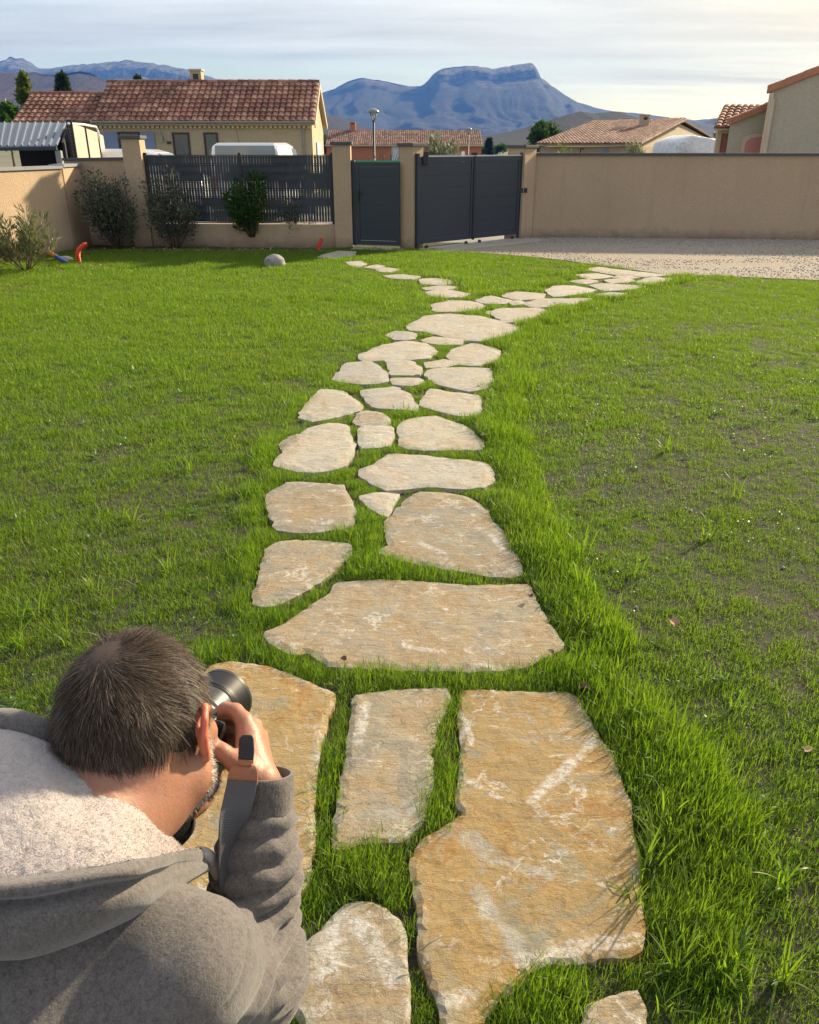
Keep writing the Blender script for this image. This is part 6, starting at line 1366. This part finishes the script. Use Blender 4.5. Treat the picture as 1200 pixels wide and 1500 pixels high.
k2 = (np.linalg.norm((p2-np.array([0, -.012, .023]))/rr3, axis=1) > .97) & (p2[:, 2] < -.02) & (p2[:, 2] > -.098+.30*np.clip(p2[:, 0]-.01, 0, 1)+rgH.normal(0, .004, len(p2))) & (p2[:, 1] < -.022); p2, n2l = p2[k2][:13000], n2l[k2][:13000]; m2_ = len(p2)
f2_ = np.tile(np.array([0, .15, -1.]), (m2_, 1)); f2_ -= (f2_*n2l).sum(1, keepdims=True)*n2l; f2_ /= np.linalg.norm(f2_, axis=1, keepdims=True)+1e-6
root = np.concatenate([root, HD+p2@Rm.T]); nl = np.concatenate([nl, n2l]); fl = np.concatenate([fl, f2_]); ln = np.concatenate([ln, rgH.uniform(.012, .020, m2_)*np.clip((p2[:, 2]+.11)/.05, .35, 1)]); lift = np.concatenate([lift, rgH.uniform(.08, .28, m2_)])
hv, hf_, hr_ = strands(root, nl@Rm.T, fl@Rm.T, ln, lift, rgH, 4, .00065, .24)
def hair_mat(name, stops):
    t = NT(name); c = t.ramp(t.attr('rnd'), stops); return t.pbr(c, .5, Specular_IOR_Level=.3)
HM_ = hair_mat('hair_brown_grey', [(0, (.018, .011, .007)), (.55, (.050, .031, .019)), (.84, (.115, .074, .048)), (.97, (.18, .14, .11)), (1, (.28, .245, .21))])
hcap = []
hcap.append(PE(H_(0, -.012, .023), AX, (.0785, .1005, .0945), .01))
cv_, cf_ = sdf_mesh(hcap, .005); lc = (cv_-HD)@Rm
k_ = (lc[:, 2] > np.where(lc[:, 1] < -.03, -.066, np.where(lc[:, 1] < .035, -.012, .022))); cf2 = cf_[k_[cf_].all(1)]
t = NT('scalp'); ccw = t.attr('cw'); SCALP = t.pbr(t.mix(ccw, (.030, .020, .015), (.22, .125, .09)), .8)
cdir = (lc-np.array([0, -.012, .023]))/rr3; cdir /= np.linalg.norm(cdir, axis=1, keepdims=True)
hair = obj('hair', mesh_np('hair', hv, hf_, HM_, False, {'rnd': hr_}), per)
obj('scalp', mesh_np('scalp', cv_, cf2, SCALP, True, {'cw': np.clip(np.exp(-((cdir-crown)**2).sum(1)/.14)*.14, 0, 1)}), hair)
# beard on the jaw and cheek: taken from the body surface
bv = np.array([v.co[:] for v in BODY.data.vertices]) if False else None
nv = len(BODY.data.vertices); bv = np.empty(nv*3, np.float32); BODY.data.vertices.foreach_get('co', bv); bv = bv.reshape(-1, 3).astype(float)
bn = np.empty(nv*3, np.float32); BODY.data.vertices.foreach_get('normal', bn); bn = bn.reshape(-1, 3).astype(float); lb = (bv-HD)@Rm
sel = np.where((lb[:, 2] < -.030-.35*np.clip(lb[:, 1]-.03, 0, .05)+.0*lb[:, 0]) & (lb[:, 2] > -.125) & (lb[:, 1] > .012+.15*(lb[:, 2]+.03)) & (lb[:, 1] < .115) & (np.abs(lb[:, 0]) < .085) & (np.linalg.norm(lb-np.array([0, .02, -.05]), axis=1) < .095))[0]
side = np.where((np.abs(lb[:, 0]) > .050) & (lb[:, 1] > .008) & (lb[:, 1] < .030) & (lb[:, 2] > -.04) & (lb[:, 2] < .005) & (np.abs(lb[:, 0]) < .079))[0]
ax_ok = np.ones(len(bv), bool)
for a_, b_ in ((Q(366, 1130, 1.035), Q(326, 1102, 1.036)), (Q(326, 1102, 1.036), Q(306, 1086, 1.044)), (K[0], Q(330, 1038, 1.104)), (WL, PL[0]), (WL, PL[3]), (PL[0], C_(.012, .026, -.058)), (PL[3], C_(.05, .09, -.058))): ax_ok &= rc(bv, a_, b_, .0, .0) > .024
sel = sel[ax_ok[sel]]; side = side[ax_ok[side]]
ii = np.concatenate([rgH.choice(sel, 7000), rgH.choice(side, 900) if len(side) else sel[:0]]); p = bv[ii]+rgH.normal(size=(len(ii), 3))*.0015; nn2 = bn[ii]
fl = np.tile(-hu*.9+gz_*.35, (len(ii), 1)); fl -= (fl*nn2).sum(1, keepdims=True)*nn2; fl /= np.linalg.norm(fl, axis=1, keepdims=True)+1e-6
v, f, r_ = strands(p, nn2, fl, rgH.uniform(.004, .009, len(ii)), rgH.uniform(.35, .7, len(ii)), rgH, 2, .0007, .3)
obj('beard', mesh_np('beard', v, f, hair_mat('beard_grey', [(0, (.10, .075, .055)), (.3, (.30, .26, .22)), (1, (.72, .68, .62))]), False, {'rnd': r_}), per)
# ================================================================ the photographer's camera
BLK = plain('camera_black', (.012, .012, .013), .45, var=.3, sc=60, bump=.35, bs=900); BLK2 = plain('camera_black_metal', (.016, .016, .018), .45); SIL = plain('lens_grey', (.055, .057, .06), .42, metal=.3)
cam_o = empty('camera', tuple(CB), 'black mirrorless camera with large lens hood held to the face', 'camera'); cam_o.name = 'photo_camera'
Mc = Matrix((cr_, ca, cu)).transposed().to_4x4(); Mc.translation = Vector(CB)
def cbld(mb, nm, mat, par=None, **k): mb.v = [tuple(Mc @ Vector(v)) for v in mb.v]; return mb.build(nm, mat, par or cam_o, **k)
def ring(rows, n=72): # lathe along +Y
    return MB().tube([(0, y, 0) for y, r in rows], [r for y, r in rows], n)
cbld(MB().box((0, 0, 0), (.128, .036, .084)), 'camera_body', BLK, bevel=.007)
cbld(MB().box((.050, .020, -.004), (.026, .030, .074)), 'grip', BLK, bevel=.009)
cbld(MB().box((0, .004, .050), (.044, .040, .022)), 'viewfinder_hump', BLK, bevel=.006)
cbld(MB().box((0, -.026, .044), (.034, .018, .026)), 'eyecup', plain('rubber_black', (.01, .01, .01), .8), bevel=.005)
cbld(MB().box((-.005, -.020, -.006), (.078, .006, .054)), 'screen', plain('screen_glass', (.01, .01, .012), .1), bevel=.002)
for (x, y, r, h) in ((.034, -.002, .011, .012), (.054, .004, .009, .010), (-.045, .0, .011, .010)):
    dl = cbld(MB().tube([(x, y, .0425), (x, y, .043+h*.9), (x, y, .043+h)], [r, r, r*.85], 24), 'dial', BLK2, smooth=False)
    cbld(MB().tube([(x, y, .043+h+.0002), (x, y, .043+h+.0008)], r*.45, 16), 'dial_mark', SIL, dl)
cbld(MB().tube([(.046, .026, .040), (.046, .026, .048)], .007, 16), 'shutter_button', SIL)
for (x, z) in ((.046, .022), (.052, .006), (.046, -.012), (.054, -.026)): cbld(MB().tube([(x, -.018, z), (x, -.0215, z)], .0045, 12), 'button', BLK2)
y0 = .018
cbld(ring([(y0, .030), (y0+.006, .033), (y0+.012, .034), (y0+.05, .034), (y0+.055, .036), (y0+.085, .037)]), 'lens_barrel', SIL, smooth=False)
cbld(ring([(y0+.022, .0347), (y0+.024, .0355), (y0+.044, .0355), (y0+.046, .0347)]), 'focus_ring', BLK)
cbld(ring([(y0+.083, .0374), (y0+.086, .0385), (y0+.090, .0385), (y0+.091, .0380)]), 'filter_ring', BLK2)
def lathe_shell(rows, n=80):
    m = MB(); V = [(r*math.cos(2*math.pi*k/n), y, r*math.sin(2*math.pi*k/n)) for (y, r) in rows for k in range(n)]; L = len(rows)
    return m.add(V, [(i*n+k, i*n+(k+1) % n, ((i+1) % L)*n+(k+1) % n, ((i+1) % L)*n+k) for i in range(L) for k in range(n)])
cbld(lathe_shell([(y0+.088, .0392), (y0+.094, .0398), (y0+.118, .0435), (y0+.122, .0435), (y0+.122, .0412), (y0+.094, .0375)]), 'lens_hood', BLK2, smooth=False)
cbld(lathe_shell([(y0+.1165, .0436), (y0+.1215, .0442), (y0+.1218, .0438), (y0+.1170, .0430)]), 'hood_rim', SIL)
t = NT('lens_glass'); cbld(ring([(y0+.0912, .036), (y0+.0935, .025), (y0+.0942, .004)]), 'front_element', t.pbr((.01, .012, .02), .03, Specular_IOR_Level=.9), smooth=True)
# strap: tab, leather piece, woven band
LEA = plain('tan_leather', (.30, .13, .06), .5, var=.2, sc=90, bump=.3, bs=500); STR = plain('grey_strap', (.075, .075, .085), .55, var=.15, sc=200, bump=.35, bs=1500)
so = empty('camera_strap', tuple(Q(360, 1110, 1.02)), 'grey camera strap with tan leather end and black tab', 'strap')
def band(pts, widths, wdir, th, name, mat, n=30, par=None):
    c = spl([Q(*p) for p in pts], n); w = np.interp(np.linspace(0, 1, n), np.linspace(0, 1, len(widths)), widths); V = []
    wd = np.array([unit(x) for x in spl(np.array(wdir, float), n)]); 
    for i in range(n):
        tg = c[min(i+1, n-1)]-c[max(i-1, 0)]; s = wd[i]-tg*(wd[i]@tg)/(tg@tg); s = unit(s); nm = unit(np.cross(s, tg)); V += [c[i]-s*w[i]/2-nm*th/2, c[i]+s*w[i]/2-nm*th/2, c[i]+s*w[i]/2+nm*th/2, c[i]-s*w[i]/2+nm*th/2]
    Fc = [(i*4+k, i*4+(k+1) % 4, (i+1)*4+(k+1) % 4, (i+1)*4+k) for i in range(n-1) for k in range(4)]+[(3, 2, 1, 0), tuple((n-1)*4+k for k in range(4))]
    m = MB().add(V, Fc); return m.build(name, mat, par or so, bevel=.0006)
R1 = (1, 0, 0)
tab = band([(361,1079,1.022), (361,1082,1.020), (361,1100,1.012), (360,1118,1.010)], [.008, .0175, .0195, .0185], [R1, R1], .0045, 'tab', plain('tab_black', (.012, .012, .014), .35), 20)
band([(360,1113,1.0075), (359,1121,1.0065)], [.017, .017], [R1, R1], .0040, 'leather_loop', LEA, 6)
band([(358,1123,1.008), (357,1131,1.004), (355,1147,1.003)], [.026, .036, .0385], [R1, R1], .0045, 'leather_piece', LEA, 12)
band([(355,1144,1.000), (352,1160,.994), (345,1190,.985), (336,1222,.982), (330,1254,.985), (330,1284,.99), (334,1312,1.0)], [.037, .037, .036, .034, .030, .027, .026], [(1, 0, 0), (1, 0, -.1), (.95, .35, -.1), (.6, .8, 0), (.35, .9, 0), (.3, .95, 0), (.3, .9, .2)], .0026, 'band', STR, 60)

# ================================================================ small things on the lawn
def rock(name, label, cat, p, sx, sy, sz, mat, seed, group=None):
    bm = bmesh.new(); bmesh.ops.create_icosphere(bm, subdivisions=4, radius=1)
    co = np.array([v.co[:] for v in bm.verts]); nz_ = fbm(co*1.3+seed, 4, seed); d_ = .75+.55*nz_; co = co*d_[:, None]
    for v, c in zip(bm.verts, co): v.co = (p[0]+c[0]*sx, p[1]+c[1]*sy, p[2]+c[2]*sz)
    me = bpy.data.meshes.new(name); bm.to_mesh(me); bm.free(); me.materials.append(mat); me.polygons.foreach_set('use_smooth', np.ones(len(me.polygons), dtype=bool))
    o = obj(name, me); return tag(o, label, cat, group)
ROCK = plain('limestone', (.34, .32, .29), .9, var=.4, sc=14, bump=.6, bs=70)
rock('rock', 'rounded grey boulder lying alone on the lawn before the fence', 'rock', G(403, 390)+Vector((0, 0, .04)), .17, .13, .13, ROCK, 2)
rock('rock', 'small pale stone beside the blue conduit at the side wall', 'rock', G(97, 383)+Vector((0, 0, .03)), .12, .09, .06, ROCK, 6)
def pipe(label, pts, r, mat, nm='conduit', cap=None):
    return tag(MB().tube(pts, r, 12).build(nm, mat, smooth=False), label, 'pipe')
def corr(pts, r, n): # corrugated conduit
    c = spl([tuple(p) for p in pts], n*2); return [tuple(p) for p in c], [r if i % 2 else r*.86 for i in range(n*2)]
g = G(117, 386); p_, r_ = corr([g+Vector((0, 0, -.04)), g+Vector((-.01, 0, .12)), g+Vector((.02, .02, .22)), g+Vector((.10, .05, .285)), g+Vector((.15, .07, .29))], .042, 22)
tag(MB().tube(p_, r_, 12).build('conduit', M['orange_pipe']), 'bent red conduit rising from the ground at the side wall end', 'pipe')
g = G(468, 367); p_, r_ = corr([g+Vector((-.02, 0, -.04)), g+Vector((.0, 0, .10)), g+Vector((.05, .02, .21))], .036, 16)
tag(MB().tube(p_, r_, 12).build('conduit', M['orange_pipe']), 'short red conduit stub leaning near the pedestrian gate', 'pipe')
g = G(95, 387); h = G(76, 384); tp = Vector((h.x-.02, h.y, .17)); md_ = (g+tp)/2
cb_ = empty('conduit_pair', g, 'blue and orange conduit lying over the soil by the oleander', 'pipe')
p_, r_ = corr([g+Vector((.03, 0, .03)), md_+Vector((0, 0, .02))], .034, 12); MB().tube(p_, r_, 10).build('blue_length', M['blue_pipe'], cb_)
p_, r_ = corr([md_+Vector((0, 0, .02)), tp], .030, 10); MB().tube(p_, r_, 10).build('orange_length', plain('orange_pipe', (.65, .13, .03), .5), cb_)
# fallen leaves
brown = [plain('dead_leaf_'+n_, c, .8, var=.3, sc=60) for n_, c in (('tan', (.36, .21, .12)), ('brown', (.16, .085, .055)), ('straw', (.48, .36, .20)))]
def dead_leaf(px, py, s, mi, label, z=.02):
    g = G(px, py, z); a = random.random()*6.28; n = 9; V = [(0, 0, .004*s/.05)]; F_ = []
    for k in range(n):
        t_ = 2*math.pi*k/n; r_ = s*(.5+.28*math.cos(t_))*(1+.25*random.uniform(-1, 1)); V.append((r_*math.cos(t_), r_*.7*math.sin(t_), .012*abs(math.sin(t_*1.5))*s/.05+random.uniform(0, .010)))
    F_ = [(0, 1+k, 1+(k+1) % n) for k in range(n)]
    m = MB().add(V, F_); m.tube([(-.25*s, 0, .003), (-.75*s, .1*s, .004)], .0012, 5); R = Matrix.Rotation(a, 3, 'Z'); m.v = [tuple(R @ Vector(v)+g) for v in m.v]
    o = m.build('fallen_leaf', brown[mi], smooth=False); tag(o, label, 'leaf', 'fallen leaves')
for (px, py, s, mi, lb, z) in ((990, 916, .055, 0, 'curled tan leaf on the grass right of the large flat slab', .045), (868, 737, .045, 1, 'dark reddish leaf on worn lawn right of the path', .03), (808, 958, .035, 1, 'dark curled leaf at the right tip of the large flat slab', .035), (778, 874, .03, 1, 'small dark leaf on the upper right of the large flat slab', .035), (505, 968, .03, 1, 'dark leaf scrap at the near edge of the large flat slab', .03),
    (412, 665, .035, 1, 'dark leaf at the left edge of the rounded pale flagstone', .03), (347, 640, .04, 0, 'tan leaf in the grass left of the path', .04), (1035, 1160, .03, 2, 'straw-coloured leaf scrap in the grass beside the biggest slab', .04), (1180, 1100, .035, 2, 'pale leaf on bare soil at the lawn edge', .02), (850, 1008, .04, 1, 'dark leaf wedged at the top corner of the biggest slab', .03)): dead_leaf(px, py, s, mi, lb, z)
# twig on the large slab
g0, g1 = G(612, 1395, .05), G(648, 1372, .05); tag(MB().tube([g0, (g0+g1)/2+Vector((0, 0, .006)), g1], [.0022, .002, .0012], 6).build('twig', M['twig']), 'thin dry twig lying on the left edge of the biggest slab', 'twig')
# leaf litter under the shrubs
rgL = np.random.default_rng(4); n = 1500; P = np.stack([rgL.uniform(c2.x+.1, P2[0]-.3, n), 15.9-np.abs(rgL.normal(0, .26, n))], -1); P2_ = np.array(v2(G(110, 392)))+rgL.normal(0, .35, (160, 2)); P = np.concatenate([P, P2_]); C = np.concatenate([P, lz(P)[:, None]+.012], 1); D = rgL.normal(size=(len(P), 3)); D[:, 2] *= .3
v, f, r_ = leaves(C, D, rgL.uniform(.03, .07, len(P)), rgL.uniform(.02, .04, len(P)), rgL); t = NT('leaf_litter')
tag(obj('leaf_litter', mesh_np('leaf_litter', v, f, t.pbr(t.ramp(t.attr('rnd'), [(0, (.09, .06, .04)), (.6, (.26, .17, .11)), (1, (.42, .33, .24))]), .9), False, {'rnd': r_})), 'dry brown leaf litter under the fence shrubs', 'leaf litter', kind='stuff')
# little stones and clover on the worn lawn
pp = spread(900, .5, 4.5, .8, 6.5); pp = pp[(stone_dist(pp) > .2) & (fbm(pp*1.3, 3, 51) > .5)][:260]; n = len(pp); s_ = rgL.uniform(.004, .011, n)
V = (octa[None]*s_[:, None, None]*rgL.uniform(.7, 1.3, (n, 6, 3))); V[..., 0] += pp[:, :1]; V[..., 1] += pp[:, 1:]; V[..., 2] += (lz(pp)+.006)[:, None]
tag(obj('pebbles', mesh_np('pebbles', V.reshape(-1, 3), (np.arange(n)[:, None, None]*6+of).reshape(-1, 3), PEB, False, {'rnd': np.repeat(rgL.random(n), 6)})), 'small pale pebbles lying in the worn grass', 'pebbles', kind='stuff')
